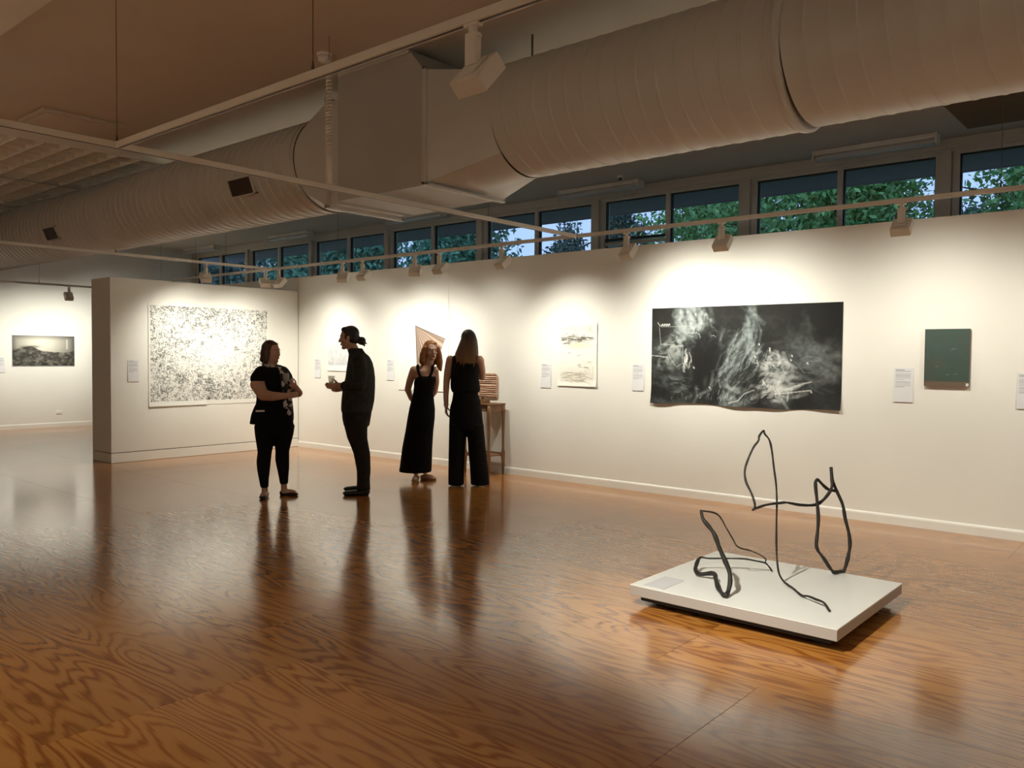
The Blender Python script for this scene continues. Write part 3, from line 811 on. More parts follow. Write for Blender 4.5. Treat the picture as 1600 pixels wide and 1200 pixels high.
# 1. large dark charcoal and chalk drawing
def dark_drawing():
    w, h = 2.085, 1.045
    cv = Canvas(w, h, 460, 230, (.022, .022, .019)); rg = np.random.default_rng(3)
    U, V = cv.U, cv.V
    chalk = (.42, .46, .46); grey = (.13, .145, .145); dk = (.010, .010, .009)
    # smeared chalk haze
    n1 = vnoise(230, 460, 5, 9, rg, 4); n2 = vnoise(230, 460, 14, 5, rg, 3)
    haze = np.clip(n1*1.5-.5, 0, 1)*(1-np.clip((U-.62)*3, 0, 1)*np.clip((.5-V)*4, 0, 1))
    cv.mix(haze*.55, (.075, .083, .082))
    cv.mix(np.clip(n2*1.7-.8, 0, 1)*.35*(V > .1), (.10, .11, .11))
    for u, v, ru, rv, al in ((.22, .22, .09, .25, .5), (.28, .30, .12, .14, .45), (.17, .5, .1, .12, .5), (.21, .58, .03, .1, .7), (.55, .35, .03, .3, .4), (.50, .62, .1, .22, .55),
                             (.47, .85, .09, .15, .45), (.67, .58, .08, .09, .65), (.70, .80, .09, .12, .7), (.84, .5, .13, .16, .4), (.72, .92, .05, .08, .5), (.05, .42, .06, .1, .35), (.80, .35, .05, .14, .3)):
        cv.blob(u, v, ru, rv, (.20, .22, .22), al*.8)
    def bundle(u, v, ang, spread, ln, cnt, wid, col, al, jit=.05, ju=None, jv=None):
        for _ in range(cnt):
            a = math.radians(ang+rg.normal()*spread); L_ = ln*rg.uniform(.4, 1.2)
            uu = u+rg.normal()*(ju or jit); vv = v+rg.normal()*(jv or jit)
            du = math.cos(a)*L_/w; dv = math.sin(a)*L_/h
            b = rg.normal()*.12*L_
            cv.line([(uu-du/2, vv-dv/2), (uu-b*math.sin(a)/w, vv+b*math.cos(a)/h), (uu+du/2, vv+dv/2)], wid*rg.uniform(.5, 1.5), tuple(np.array(col)*rg.uniform(.5, 1.1)), al*rg.uniform(.4, 1))
    # broad smears first, rubbed with the hand, then sharper marks
    for args in ((.21, .12, 82, 8, .34, 22, .05, chalk, .30, .05, .03, .06), (.27, .27, 25, 40, .20, 46, .035, chalk, .28, .05, .07, .08), (.38, .33, 150, 25, .14, 26, .03, chalk, .25, .05, .05, .06),
                 (.14, .50, 20, 50, .16, 26, .04, (.3, .32, .31), .35, .05, .06, .08), (.22, .75, 172, 12, .45, 46, .05, grey, .40, .05, .14, .09), (.34, .60, 102, 12, .7, 40, .07, dk, .45, .05, .05, .10),
                 (.52, .60, 120, 10, .36, 50, .035, (.28, .31, .31), .38, .05, .06, .14), (.46, .85, 120, 14, .26, 30, .03, (.3, .32, .32), .40, .05, .06, .07), (.555, .28, 85, 4, .50, 14, .03, (.24, .27, .27), .4, .05, .010, .10),
                 (.56, .12, 60, 20, .2, 10, .03, (.2, .22, .22), .4, .05, .03, .05), (.67, .58, 15, 40, .14, 34, .03, (.5, .52, .51), .35, .05, .05, .05), (.69, .80, 5, 35, .22, 44, .035, (.5, .52, .51), .38, .05, .06, .07),
                 (.86, .62, 12, 20, .4, 30, .05, (.17, .18, .18), .35, .05, .09, .12), (.81, .40, 70, 25, .3, 16, .05, (.12, .13, .13), .4, .05, .05, .10), (.06, .85, 10, 20, .3, 20, .06, dk, .5, .05, .06, .08), (.60, .80, 150, 30, .3, 20, .06, dk, .5, .05, .05, .08)):
        bundle(args[0], args[1], args[2], args[3], args[4], args[5], args[6], args[7], args[8], args[9], args[10], args[11])
    cv.blur(3)
    tex = vnoise(cv.ny, cv.nx, 40, 60, rg, 3)
    cv.c *= (.62+.76*tex)[..., None]
    bundle(.25, .25, 20, 50, .09, 36, .007, chalk, .38, ju=.06, jv=.07)
    bundle(.30, .34, 90, 70, .06, 46, .008, dk, .6, ju=.07, jv=.06)
    bundle(.21, .56, 95, 15, .10, 22, .010, (.72, .73, .7), .55, ju=.012, jv=.045)
    bundle(.50, .62, 122, 10, .20, 40, .007, (.36, .39, .39), .4, ju=.06, jv=.11)
    bundle(.55, .60, 122, 8, .18, 44, .009, dk, .65, ju=.05, jv=.09)
    bundle(.45, .86, 118, 14, .15, 20, .007, chalk, .4, ju=.05, jv=.05)
    bundle(.67, .57, 20, 60, .05, 40, .007, (.75, .77, .75), .5, ju=.04, jv=.03)
    bundle(.675, .82, 30, 50, .07, 60, .008, (.75, .77, .75), .5, ju=.035, jv=.05)
    bundle(.78, .80, -14, 5, .26, 8, .007, (.6, .62, .6), .5, ju=.04, jv=.03)
    bundle(.32, .92, 100, 12, .05, 26, .007, chalk, .4, ju=.10, jv=.02)
    bundle(.15, .82, 10, 8, .12, 14, .005, chalk, .35, ju=.07, jv=.06)
    bundle(.05, .45, 10, 14, .10, 10, .005, chalk, .4, ju=.03, jv=.05)
    bundle(.84, .62, 15, 20, .16, 14, .005, chalk, .3, ju=.07, jv=.08)
    # dark right-hand sky, hill contours
    cv.mix(np.clip((U-.60)*6, 0, 1)*np.clip((.40-V+.25*(1-((U-.75)/.2)**2)*.0)*4, 0, 1)*.5, (.013, .012, .010))
    cv.mix(np.clip((U-.88)*14, 0, 1)*np.clip((.42-V)*8, 0, 1)*.8, (.008, .008, .007))
    # chalk notes and plan outlines at the left
    ck = (.62, .64, .62)
    cv.line([(.035, .15), (.05, .19)], .007, ck, .7)
    cv.line([(.045, .20), (.055, .38), (.14, .39)], .005, ck, .5)
    cv.line([(.055, .195), (.235, .195)], .005, ck, .4)
    p = [(.055+.0045*k_, .178+.012*math.sin(k_*2.1)*(1 if k_ % 3 else .4)) for k_ in range(13)]
    cv.line(p, .007, ck, .9)
    cv.line([(.115, .40), (.185, .39), (.185, .58), (.15, .62), (.12, .55), (.10, .47), (.115, .40)], .005, ck, .4)
    cv.line([(.11, .41), (.19, .40)], .005, ck, .6); cv.line([(0, .50), (.04, .505), (.10, .52)], .007, ck, .7)
    for u, v in ((.655, .44), (.655, .42), (.84, .56), (.765, .49), (.76, .53), (.60, .38), (.34, .82), (.25, .62), (.255, .07), (.86, .83), (.58, .50)):
        cv.line([(u, v), (u+.003, v+.010)], .010, (.8, .8, .77), .8)
    cv.line([(.45, .97), (.5, .94), (.53, .87), (.58, .83)], .008, ck, .6)
    t = np.linspace(0, 6.28, 14)
    cv.line([(.575+.03*math.cos(a), .90+.06*math.sin(a)) for a in t], .007, grey, .7)
    cv.line([(.68, .86), (.86, .82)], .007, (.8, .8, .78), .7)
    cv.blur(1)
    cv.c = cv.c*np.clip(.30+cv.c*4.2, 0, 1.2)*.92*np.array((1, 1, .985))+.008
    def warp(U, V):
        b = np.clip((V-.8)/.2, 0, 1)**2
        return np.maximum(0, b*(.016+.010*np.sin(U*13+.6)+.004*np.sin(U*29)))
    o = hang('charcoal_drawing', cv, 'Y', (-4.77, 2.062), 0, M['print'], .0015, warp)
    # lower edge hangs a little unevenly
    co = np.empty(len(o.data.vertices)*3); o.data.vertices.foreach_get('co', co); co = co.reshape(-1, 3)
    t = np.clip(-co[:, 2]/h, 0, 1)
    co[:, 2] -= t**4*(.008*np.sin(co[:, 0]/w*9.0+2.2)+.004*np.sin(co[:, 0]/w*19))
    o.data.vertices.foreach_set('co', co.ravel()); o.data.update()
    return tag(o, 'large wide black charcoal and chalk drawing pinned unframed to the display wall', 'drawing')
dark_drawing()

# 2. dense ink drawing on the partition
def ink_drawing():
    w, h = 1.945, 1.455
    nx, ny = 430, 322
    cv = Canvas(w, h, nx, ny, (.80, .79, .74)); rg = np.random.default_rng(5)
    U, V = cv.U, cv.V
    inside = (U > .012) & (U < .982) & (V > .008) & (V < .955)
    clear = np.exp(-(((U-.58)/.26)**2+((V-.5)/.2)**2))
    n = vnoise(ny, nx, 150, 200, rg, 1)*.6+vnoise(ny, nx, 40, 50, rg, 2)*.4; big = vnoise(ny, nx, 6, 8, rg, 3)
    dens = .50-.17*clear+.22*(big-.5)+.07*np.clip((V-.75)*4, 0, 1)+.05*np.clip((.25-V)*4, 0, 1)
    m = np.clip((dens-n)*5+.12, 0, 1)*inside
    cv.mix(m*.75, (.04, .04, .037))
    ink = (.02, .02, .018)
    for _ in range(1500):
        u, v = rg.uniform(.015, .98), rg.uniform(.012, .95)
        if rg.random() < .55*np.exp(-(((u-.58)/.24)**2+((v-.5)/.18)**2)): continue
        a = rg.choice([0, math.pi/2, rg.uniform(0, 3.14)])+rg.normal()*.15; L_ = rg.uniform(.012, .05)
        du, dv = math.cos(a)*L_/w, math.sin(a)*L_/h
        cv.line([(u, v), (min(u+du, .982), min(v+dv, .955))], rg.uniform(.004, .008), ink, rg.uniform(.3, .8))
    for u, v, r in ((.35, .20, .06), (.42, .37, .025), (.30, .36, .035), (.25, .73, .07), (.40, .70, .04), (.64, .81, .07), (.76, .8, .05), (.36, .87, .06), (.70, .42, .03), (.45, .2, .035), (.78, .60, .03), (.15, .62, .03)):
        for k_ in range(3):
            rr = r*(1-.3*k_); t = np.linspace(0, 6.283, 18)
            cv.line([(u+rr/w*math.cos(a)*rg.uniform(.9, 1.1), v+rr/h*math.sin(a)*rg.uniform(.9, 1.1)) for a in t], .006, ink, .6)
    for k_ in range(90):
        u = .475+rg.normal()*.016; v = rg.uniform(.72, .95)
        cv.line([(u-.012, v), (u+.012, v+rg.normal()*.004)], .006, ink, .6)
    def warp(U, V): return .004*(U-.5)**2*4+.010*np.clip((V-.93)/.07, 0, 1)*(U < .45)
    o = hang('ink_drawing', cv, 'X', (5.49, 2.213), -11.44, M['print'], .0015, warp)
    return tag(o, 'big dense black ink drawing on white paper pinned to the partition wall', 'drawing')
ink_drawing()

# 3. brown and white landscape sketch
def sketch():
    w, h = .575, .765
    nx, ny = 150, 200
    cv = Canvas(w, h, nx, ny, (.80, .78, .71)); rg = np.random.default_rng(8)
    U, V = cv.U, cv.V
    inside = np.clip((U-.05)*30, 0, 1)*np.clip((.93-U)*30, 0, 1)*np.clip((V-.02)*30, 0, 1)*np.clip((.95-V)*30, 0, 1)
    n = vnoise(ny, nx, 14, 5, rg, 4)
    cv.mix(inside*np.clip(.55-V*1.5, 0, .5)*n*1.1, (.42, .38, .28))
    cv.mix(inside*np.clip((V-.62)*1.2, 0, .4)*n, (.46, .40, .28))
    cv.mix(inside*np.exp(-((U-.5)/.35)**2-((V-.36)/.05)**2)*.5, (.60, .45, .25))
    ink = (.05, .045, .035)
    for _ in range(150):
        v = .26+rg.normal()*.035; u = rg.uniform(.06, .85); L_ = rg.uniform(.04, .16)
        if u > .6 and rg.random() < .5: continue
        cv.line([(u, v), (min(u+L_, .93), v+rg.normal()*.008)], rg.uniform(.004, .011), ink, rg.uniform(.25, .75))
    for _ in range(70):
        u, v = rg.uniform(.08, .9), rg.uniform(.04, .22); a = rg.uniform(.2, 2.6)
        cv.line([(u, v), (u+.05*math.cos(a), v+.04*math.sin(a))], .005, (.25, .22, .16), rg.uniform(.2, .6))
    for _ in range(40):
        u = rg.uniform(.05, .6); v = .78+.16*rg.random(); L_ = rg.uniform(.1, .35)
        cv.line([(u, v), (u+L_*.5, v-.015*rg.random()), (u+L_, v+.02*rg.normal())], rg.uniform(.006, .014), (.33, .28, .19), rg.uniform(.2, .5))
    for _ in range(26):
        u, v = rg.uniform(.65, .92), rg.uniform(.55, .82)
        cv.line([(u, v), (u+.02*rg.normal(), v+.05)], .006, (.5, .40, .22), .4)
    for u, v in ((.55, .52), (.57, .66), (.56, .68), (.60, .70), (.72, .70), (.82, .62), (.3, .48), (.75, .71)):
        cv.line([(u-.05, v), (u+.03, v-.005)], .008, ink, .6)
    def warp(U, V): return .010*U**2*(1-V*.3)+.012*np.clip((V-.9)/.1, 0, 1)
    o = hang('ink_sketch', cv, 'Y', (-6.08, 1.928), 0, M['print'], .0012, warp)
    return tag(o, 'small upright brown and black landscape sketch on white paper', 'drawing')
sketch()

# 4. small green canvas
def green():
    w, h = .360, .505
    cv = Canvas(w, h, 110, 150, (.050, .078, .064)); rg = np.random.default_rng(9)
    U, V = cv.U, cv.V
    n = vnoise(150, 110, 8, 5, rg, 4)
    cv.mix(np.clip(n*1.6-.5, 0, 1)*.5, (.055, .092, .080))
    cv.mix(np.clip(vnoise(150, 110, 4, 4, rg, 3)*1.8-.9, 0, 1)*.6, (.085, .068, .048))
    cv.mix(np.clip((V-.90)*30, 0, 1)*.8, (.16, .105, .07))
    cv.mix(np.clip((.03-U)*50, 0, 1)*.6, (.06, .045, .035))
    for u, v in ((.6, .36), (.64, .35), (.26, .66), (.5, .8), (.68, .79)): cv.line([(u, v), (u+.05, v-.01)], .01, (.14, .17, .14), .5)
    t = empty('green_painting', (-1.957, 8.0, 1.79)); tag(t, 'small upright dark green painting on the display wall', 'painting')
    o = hang('painted_face', cv, 'Y', (0, 0), 0, M['paint'], .003, None, .027, t); o.location = (0, 0, 0)
    MB().box(.002, w-.002, -.0265, -.002, -h+.002, -.002).build('stretcher', M['wood'], t)
    MB().box(w-.025, w-.004, -.0315, -.0302, -h+.004, -h+.030).build('corner_tag', M['paper'], t)
green()

# 5. tall white sheet with a tilted pleated square
def pleat():
    w, h = 1.02, 1.28
    nx, ny = 204, 256
    cv = Canvas(w, h, nx, ny, (.80, .785, .73)); rg = np.random.default_rng(10)
    U, V = cv.U, cv.V
    A = (.355, .285); B = (.94, .435); Cc = (.395, .80); D = (.80, .66)
    def side(p, q): return (q[0]-p[0])*w*(V-p[1])*h-(q[1]-p[1])*h*(U-p[0])*w
    ins = (side(A, B) > 0) & (side(B, D) > 0) & (side(D, Cc) > 0) & (side(Cc, A) > 0)
    ang = np.arctan2((V-A[1])*h, (U-A[0])*w)
    r_ = np.hypot((V-A[1])*h, (U-A[0])*w)
    st = .5+.5*np.sin(ang*46+np.sin(ang*9)*1.5)
    col = np.stack([.30+.34*st, .21+.27*st, .165+.21*st], -1)
    fade = np.clip(r_/.85, 0, 1)[..., None]
    col = col*(.62+.38*fade)*np.where(ang[..., None] > 1.2, .8, 1.0)
    cv.c = np.where(ins[..., None], col, cv.c)
    cv.line([A, B], .018, (.09, .075, .065), .8); cv.line([A, Cc], .018, (.11, .085, .07), .8)
    o = hang('pleated_drawing', cv, 'Y', (-8.99, 2.30), 0, M['print'], .0012, lambda U, V: .006*np.clip((V-.9)/.1, 0, 1)+.002*U)
    return tag(o, 'tall white sheet with a tilted pink-brown pleated square behind the red-haired woman', 'drawing')
pleat()

# 6. pale mountain drawing behind the man
def mountain():
    w, h = .56, .665
    nx, ny = 112, 134
    cv = Canvas(w, h, nx, ny, (.80, .80, .78)); rg = np.random.default_rng(12)
    U, V = cv.U, cv.V
    ridge = .30+.36*np.abs(U-.52)+.10*(vnoise(1, nx, 1, 9, rg, 3)-.5)
    m = (V > ridge) & (V < .87) & (U > .04) & (U < .96)
    n = vnoise(ny, nx, 10, 12, rg, 3)
    cv.mix(m*np.clip(n*1.5-.25, 0, 1)*.55, (.40, .43, .52))
    for _ in range(60):
        u = rg.uniform(.1, .9); v = .36+.36*abs(u-.52)+rg.random()*.35
        if v < .8: cv.line([(u, v), (u+.04*rg.normal(), v+.07)], .006, (.35, .38, .46), .5)
    cv.mix(((V > .80) & (V < .87) & (U > .03) & (U < .97))*.45, (.50, .53, .60))
    o = hang('mountain_drawing', cv, 'Y', (-10.665, 1.93), 0, M['print'], .0012, lambda U, V: .010*np.clip((V-.88)/.12, 0, 1))
    return tag(o, 'pale pencil drawing of mountains half hidden behind the man', 'drawing')
mountain()

# 7. landscape photograph on the far wall
def photograph():
    w, h = 1.15, .602
    nx, ny = 200, 105
    cv = Canvas(w, h, nx, ny, (.42, .39, .32)); rg = np.random.default_rng(14)
    U, V = cv.U, cv.V
    sky = .62*np.exp(-((U-.45)/.38)**2-((V-.25)/.5)**2)+.10
    cv.c = sky[..., None]*np.array((1, .95, .82))
    ridge = .42+.16*U-.14*np.exp(-((U-.28)/.12)**2)+.03*(vnoise(1, nx, 1, 14, rg, 3)-.5)-.09*np.exp(-((U-1)/.12)**2)
    g = np.clip(vnoise(ny, nx, 16, 20, rg, 4)*1.6-.3, 0, 1)
    lump = np.abs(np.sin(U*24+np.sin(V*17)*1.3))*np.clip((V-.5)*2.2, 0, 1)
    land = .035+.16*g**2+.17*lump**3*g
    m = np.clip((V-ridge)*40, 0, 1)
    cv.c = cv.c*(1-m[..., None])+(land[..., None]*np.array((1, .94, .80)))*m[..., None]
    cv.blob(.20, .40, .10, .07, (.03, .028, .02), .9); cv.blob(.35, .36, .10, .05, (.05, .045, .035), .7)
    cv.line([(.875, .12), (.875, .42)], .03, (.7, .68, .6), .5)
    ed = np.minimum(np.minimum(U, 1-U)*w, np.minimum(V, 1-V)*h)
    cv.c *= (.45+.55*np.clip(ed/.09, 0, 1))[..., None]
    t = empty('landscape_photograph', (XB, 5.868, 1.845)); tag(t, 'wide sepia landscape photograph on the far end wall', 'photograph')
    o = hang('print_sheet', cv, 'X', (0, 0), 0, M['photo'], .002, None, .010, t); o.location = (0, 0, 0)
    MB().box(.001, .0095, -.008, w+.008, -h-.008, .008).build('backing_board', M['paper'], t)
photograph()

# 8. wall labels: white cards with lines of tiny grey print
def wall_label(plane, along, ztop, label, w=.155, h=.300, seed=0, normal=0):
    cv = Canvas(w, h, 40, 76, (.70, .70, .72)); rg = np.random.default_rng(seed+40)
    v = .06
    for k_ in range(13):
        if k_ in (2, 8): v += .025
        cv.line([(.10, v), (.10+(.78 if k_ not in (0, 7, 12) else .45)*rg.uniform(.93, 1), v)], .006, (.38, .38, .40) if k_ > 1 else (.22, .22, .23), .75)
        v += .037
    o = hang('wall_label', cv, plane, (along, ztop), normal, M['print'], .003, lambda U, V: .006*V, .001)
    return tag(o, label, 'label', 'printed wall labels')
wall_label('Y', -10.995, 1.445, 'white wall label left of the pale mountain drawing', seed=1)
wall_label('Y', -9.24, 1.452, 'white wall label left of the tall white sheet', seed=2)
wall_label('Y', -6.343, 1.432, 'white wall label left of the brown landscape sketch', seed=3)
wall_label('Y', -5.02, 1.440, 'white wall label left of the large dark drawing', seed=4)
wall_label('Y', -2.217, 1.441, 'white wall label left of the small green painting', .165, .31, seed=5)
wall_label('Y', -1.242, 1.413, 'white wall label cut by the right edge of the view', seed=6)
wall_label('X', 5.198, 1.42, 'white wall label left of the dense ink drawing on the partition', seed=7, normal=-11.44)
wall_label('X', 5.58, 1.416, 'white wall label cut by the left edge of the view', seed=8, normal=XB)

ou = empty('power_outlet', (XB, 6.715, .30)); tag(ou, 'white double power outlet low on the far end wall', 'outlet')
MB().bev(0, .010, -.06, .06, -.038, .038, .003).build('cover_plate', M['plastic'], ou)
for s_ in (-1, 1):
    MB().bev(.009, .014, s_*.028-.018, s_*.028+.018, -.02, .02, .002).build('socket', M['plastic'], ou)

# ------------------------------------------------------------------ plinth and rod sculptures
PZ = .13
pl = empty('plinth', (-2.05, 4.85, 0)); tag(pl, 'low white display plinth raised on dark feet', 'plinth')
PX, PY = (-.625, .625), (-.585, .575)
MB().bev(PX[0], PX[1], PY[0], PY[1], PZ-.008, PZ, .002).build('plinth_top', M['plinth'], pl)
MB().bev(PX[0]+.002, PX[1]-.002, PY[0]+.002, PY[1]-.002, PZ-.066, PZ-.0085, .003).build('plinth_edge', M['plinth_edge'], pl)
MB().box(PX[0]+.05, PX[1]-.05, PY[0]+.05, PY[1]-.05, .03, PZ-.066).build('under_frame', M['black'], pl)
for sx in (-.48, .48):
    for sy in (-.44, .44):
        MB().tube([(sx, sy, 0), (sx, sy, .03)], .035, 14).build('foot', M['black'], pl)
cv = Canvas(.21, .148, 30, 22, (.68, .68, .70))
for k_ in range(7): cv.line([(.1, .15+.11*k_), (.85-.2*(k_ in (0, 4)), .15+.11*k_)], .006, (.45, .45, .47), .7)
lc = MB().box(-.07, .07, -.13, .13, 0, .0025).build('plinth_label', M['paper']); lc.location = (-2.53, 4.43, PZ+.0005)
tag(lc, 'white printed card lying on the left corner of the plinth', 'label')
WIRE_A=[(-2.133,5.115,0.14,0.0054),(-2.152,5.107,0.17,0.0053),(-2.174,5.095,0.191,0.0053),(-2.224,5.059,0.203,0.0052),(-2.281,5.016,0.214,0.0051),(-2.37,4.945,0.215,0.0051),(-2.459,4.874,0.213,0.005),(-2.503,4.842,0.217,0.0073),(-2.498,4.779,0.182,0.0134),(-2.476,4.731,0.159,0.0136),(-2.424,4.69,0.153,0.0137),(-2.329,4.686,0.174,0.0138),(-2.261,4.582,0.163,0.0138),(-2.189,4.48,0.141,0.0137),(-2.109,4.385,0.141,0.0134),(-2.106,4.422,0.158,0.0136),(-2.109,4.455,0.207,0.0137),(-2.126,4.476,0.266,0.0138),(-2.159,4.483,0.326,0.014),(-2.195,4.482,0.396,0.0135),(-2.228,4.483,0.468,0.0131),(-2.264,4.481,0.511,0.0126),(-2.3,4.478,0.55,0.0107),(-2.319,4.49,0.589,0.0087),(-2.326,4.517,0.591,0.0058),(-2.267,4.599,0.566,0.0051),(-2.248,4.683,0.472,0.0043),(-2.24,4.759,0.392,0.0043),(-2.236,4.832,0.329,0.0043),(-2.193,4.939,0.292,0.0042),(-2.152,5.043,0.236,0.0042),(-2.172,5.097,0.191,0.0042)]
WIRE_B=[(-1.558,4.527,0.136,0.007),(-1.607,4.578,0.161,0.0069),(-1.666,4.62,0.159,0.0068),(-1.728,4.658,0.157,0.0066),(-1.781,4.705,0.14,0.0065),(-1.875,4.803,0.148,0.0064),(-1.959,4.908,0.135,0.0064),(-1.989,4.886,0.188,0.0061),(-2.002,4.879,0.262,0.0059),(-2.01,4.879,0.377,0.006),(-2.014,4.884,0.534,0.006),(-2.016,4.888,0.639,0.006),(-2.023,4.888,0.744,0.0061),(-2.037,4.882,0.849,0.0061),(-2.05,4.877,0.954,0.0062),(-2.064,4.869,1.017,0.0062),(-2.087,4.852,1.053,0.0063),(-2.093,4.849,1.074,0.0063),(-2.107,4.819,1.041,0.0064),(-2.105,4.804,1.013,0.0064),(-2.122,4.773,0.974,0.0065),(-2.14,4.738,0.902,0.0066),(-2.148,4.712,0.835,0.0066),(-2.128,4.687,0.772,0.0067),(-2.089,4.678,0.709,0.0067),(-2.06,4.661,0.657,0.0067),(-2.045,4.633,0.629,0.0068),(-2.041,4.597,0.623,0.0068),(-2.051,4.676,0.622,0.0072),(-2.035,4.777,0.63,0.0075),(-1.995,4.899,0.631,0.0079),(-1.988,4.98,0.623,0.0085),(-1.952,5.084,0.6,0.0091),(-1.907,5.196,0.588,0.0097),(-1.876,5.244,0.604,0.0102),(-1.85,5.289,0.646,0.0102),(-1.836,5.324,0.692,0.0103),(-1.842,5.343,0.745,0.0103),(-1.854,5.357,0.82,0.0103)]
WIRE_C=[(-1.854,5.357,0.82,0.0095),(-1.846,5.363,0.742,0.0098),(-1.823,5.382,0.665,0.0102),(-1.792,5.407,0.577,0.0105),(-1.778,5.418,0.488,0.0108),(-1.759,5.432,0.4,0.0112),(-1.751,5.439,0.322,0.0112),(-1.756,5.434,0.255,0.0113),(-1.767,5.423,0.189,0.0114),(-1.779,5.414,0.144,0.0114),(-1.798,5.4,0.139,0.0115),(-1.812,5.349,0.139,0.0115),(-1.827,5.298,0.18,0.0115),(-1.848,5.245,0.247,0.0112),(-1.874,5.186,0.324,0.011),(-1.872,5.192,0.421,0.0108),(-1.871,5.197,0.508,0.0106),(-1.88,5.194,0.616,0.0104),(-1.891,5.189,0.724,0.0102),(-1.886,5.195,0.751,0.0101),(-1.885,5.229,0.744,0.0099),(-1.868,5.274,0.706,0.0098),(-1.851,5.32,0.678,0.0096),(-1.83,5.37,0.668,0.0095)]
def crom(P, sub=4):
    """smooth a polyline of (x,y,z,r)"""
    P = np.array(P); n = len(P); out = []
    for i in range(n-1):
        p0, p1, p2, p3 = P[max(i-1, 0)], P[i], P[i+1], P[min(i+2, n-1)]
        for k_ in range(sub):
            t = k_/sub
            out.append(.5*((2*p1)+(p2-p0)*t+(2*p0-5*p1+4*p2-p3)*t*t+(3*p1-p0-3*p2+p3)*t**3))
    out.append(P[-1]); return np.array(out)
def rod(name, W, parent, base):
    C = crom(W, 4); b = np.array(base)
    rg = np.random.default_rng(len(W))
    rad = C[:, 3]*(1+.10*np.sin(np.arange(len(C))*.9)+.05*rg.normal(size=len(C)))
    C[:, 2] = np.maximum(C[:, 2], PZ+rad+.0008)
    return MB().tube([tuple(c[:3]-b) for c in C], [float(r) for r in rad], 10).build(name, M['rod'], parent, True)
bA = (-2.27, 4.75, PZ); bB = (-1.86, 4.95, PZ)
sa = empty('rod_sculpture', bA); tag(sa, 'low bent black rod sculpture with a thick loop at the left of the plinth', 'sculpture', 'black rod sculptures')
rod('bent_rod', WIRE_A, sa, bA)
sb = empty('rod_sculpture', bB); tag(sb, 'tall bent black rod sculpture with two loops at the right of the plinth', 'sculpture', 'black rod sculptures')
rod('tall_rod', WIRE_B, sb, bB); rod('loop_rod', WIRE_C, sb, bB)

# ------------------------------------------------------------------ small table by the wall, box, woven panel
TT = .915
tb = empty('side_table', (-7.105, 7.79, 0)); tag(tb, 'tall narrow wooden side table with a low shelf against the wall', 'table')
hx, hy = .205, .135
MB().bev(-hx-.025, hx+.025, -hy-.025, hy+.02, TT-.018, TT, .004).build('table_top', M['wood'], tb)
MB().bev(-hx+.005, hx-.005, -hy+.005, -hy+.02, TT-.10, TT-.018, .002).build('apron', M['wood'], tb)
MB().bev(-hx+.005, hx-.005, hy-.02, hy-.005, TT-.10, TT-.018, .002).build('apron', M['wood'], tb)
for s_ in (-1, 1):
    MB().bev(s_*hx-.008, s_*hx+.008, -hy+.02, hy-.02, TT-.10, TT-.018, .002).build('apron', M['wood'], tb)
dr = MB().bev(-hx+.05, hx-.05, -hy-.002, -hy+.006, TT-.092, TT-.026, .003).build('drawer', M['wood'], tb)
MB().ell((0, -hy-.010, TT-.058), (.010, .010, .010)).build('knob', M['wood_dark'], dr, True)
for sx in (-1, 1):
    for sy in (-1, 1):
        x, y = sx*hx, sy*hy
        MB().loft([(x, y, 0, .011, .011), (x, y, .12, .015, .015), (x, y, .20, .021, .021), (x, y, .235, .022, .022), (x, y, .29, .022, .022), (x, y, .32, .014, .014), (x, y, .45, .013, .013),
                   (x, y, .65, .018, .018), (x, y, .78, .020, .020), (x, y, TT-.018, .022, .022)], 12, True, 3.0).build('leg', M['wood'], tb, True)
MB().bev(-hx+.01, hx-.01, -hy+.01, hy-.01, .245, .262, .003).build('shelf', M['wood'], tb)
for s_ in (-1, 1):
    MB().bev(-hx, hx, s_*hy-.008, s_*hy+.008, .232, .28, .003).build('stretcher', M['wood'], tb)
bx = empty('wooden_box', (-7.08, 7.74, TT)); tag(bx, 'small wooden box with a dark knob standing on the side table', 'box')
MB().bev(-.075, .075, -.05, .05, 0, .052, .004).build('box_body', M['wood'], bx)
MB().bev(-.02, .015, -.018, .018, .052, .082, .004).build('box_knob', M['wood_dark'], bx)
